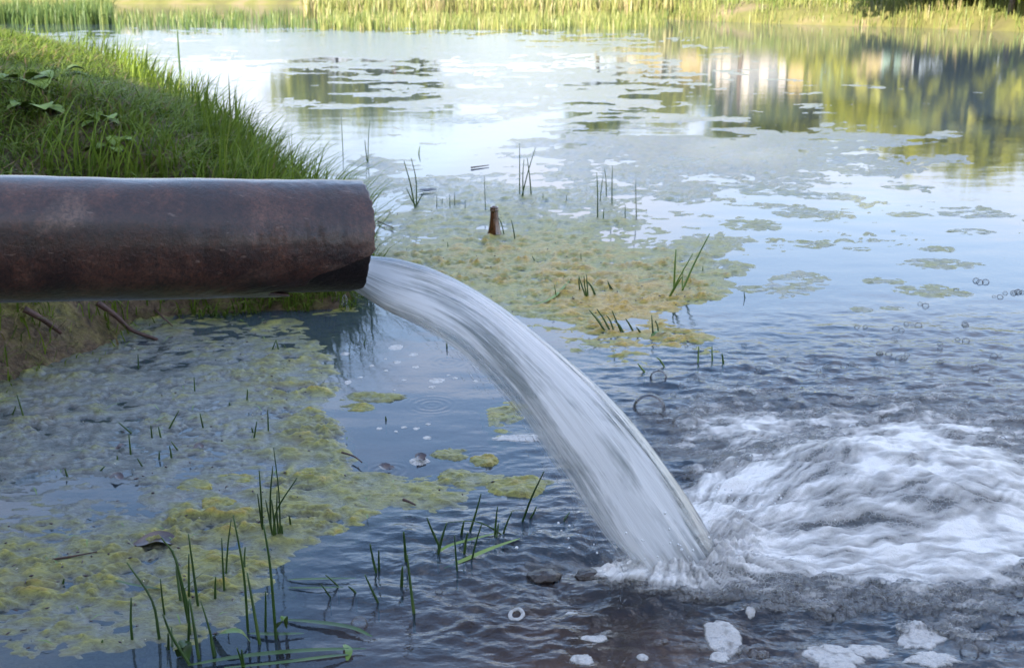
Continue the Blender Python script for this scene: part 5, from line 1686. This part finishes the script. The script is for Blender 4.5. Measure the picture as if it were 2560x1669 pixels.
dead_leaf(388, 1365, 52, 16, "large dark purplish dead leaf half sunk at lower left", 1)
dead_leaf(292, 1201, 16, 6, "small dark dead leaf in the blue shallows at left", 2)
dead_leaf(1052, 1152, 13, 7, "dark leaf scrap in the foam curd", 3)
dead_leaf(967, 1176, 20, 8, "dark wet leaf curl by a ripple ring in the blue gap", 4)
dead_leaf(1070, 480, 22, 2.5, "dark drowned leaf behind the pipe end", 5)
dead_leaf(300, 1125, 10, 5, "brown leaf scrap above the rush stubs at left", 6)
dead_leaf(495, 1125, 12, 5, "brown leaf scrap right of the rush stubs", 7)


def twig(pxs, label, r0=0.0022, z=0.008):
    mb = MB()
    P = [Vector(q) for q in spl(np.array([G(a, b, z if len(q2) < 1 else q2[0]) for a, b, *q2 in pxs]), 12)]
    mb.tube(P, [r0 * (1 - .5 * i / 11) for i in range(12)], 6)
    o = mb.build("twig", M_STICK)
    tag(o, label, "twig")


twig([(1008, 1248), (1022, 1253), (1038, 1261)], "short brown twig on the thick algae", .0028, .016)
twig([(855, 1130), (885, 1140), (905, 1155)], "reddish twig at the edge of the blue gap", .0022, .010)
twig([(130, 1398), (190, 1388), (243, 1378)], "thin red stalk lying in the shallows at far left", .0018, .008)
twig([(945, 553), (965, 562), (985, 570)], "grey twig floating beside the pipe lip", .003, .008)
twig([(1840, 405), (1200, 405)][:0] or [(1178, 419), (1200, 416), (1222, 413)], "thin dark twig floating far behind the bottle", .004, .006)
twig([(245, 757, .10), (290, 790, .06), (330, 825, .02), (393, 848, .004)], "long dark stick reaching from the bank into the water", .0085)
twig([(60, 772, .13), (110, 800, .10), (152, 832, .06)], "thick reddish stick lying down the muddy bank", .0095)
twig([(385, 772, .02), (410, 795, .03), (432, 815, .01)], "pale dry straw by the muddy bank foot", .003)

# specks of debris floating in the scum: seeds, bits of blade, crumbs of bark
mbs = {"crumb": MB(), "seed": MB(), "scrap": MB()}
rd = random.Random(77)
for q in range(900):
    a, b = rd.uniform(-50, 1750), rd.choice((rd.uniform(480, 900), rd.uniform(780, 1660)))
    p = G(a, b)
    vv_ = float(algae_field(np.array([p.x]), np.array([p.y]), np.array([a]), np.array([b]))[0])
    if vv_ < -0.12 or (a < 260 and b < 980): continue
    an = rd.uniform(0, 6.28); L_ = rd.uniform(.003, .012)
    dv = Vector((math.cos(an), math.sin(an), rd.uniform(-.05, .25))) * L_
    z0 = 0.006 + max(0, vv_) * .008
    k = rd.random()
    p.z = z0
    if k < .55: mbs["crumb"].tube([p - dv * .4, p, p + dv * .4], [.0006, rd.uniform(.001, .0024), .0005], 5)
    elif k < .7: mbs["seed"].tube([p - dv * .15, p, p + dv * .15], [.0005, rd.uniform(.0009, .0016), .0005], 5)
    else: mbs["scrap"].ribbon([p - dv * 1.6, p + Vector((0, 0, .003)), p + dv * 1.6], [.0004, .0013, .0004], fold=.2)
M_SEED = simple_mat("pale_seed", [(0.3, (0.45, 0.40, 0.30)), (0.7, (0.6, 0.56, 0.46))], 40, .5, .1, .001)
tag(mbs["crumb"].build("bark_crumbs", M_DEADLEAF), "dark crumbs of bark and leaf scattered in the scum", "debris", kind="stuff")
tag(mbs["seed"].build("pale_seeds", M_SEED), "pale seeds dotted over the scum", "debris", kind="stuff")
tag(mbs["scrap"].build("grass_scraps", M_LIME), "scraps of green blade lying in the scum", "debris", kind="stuff")
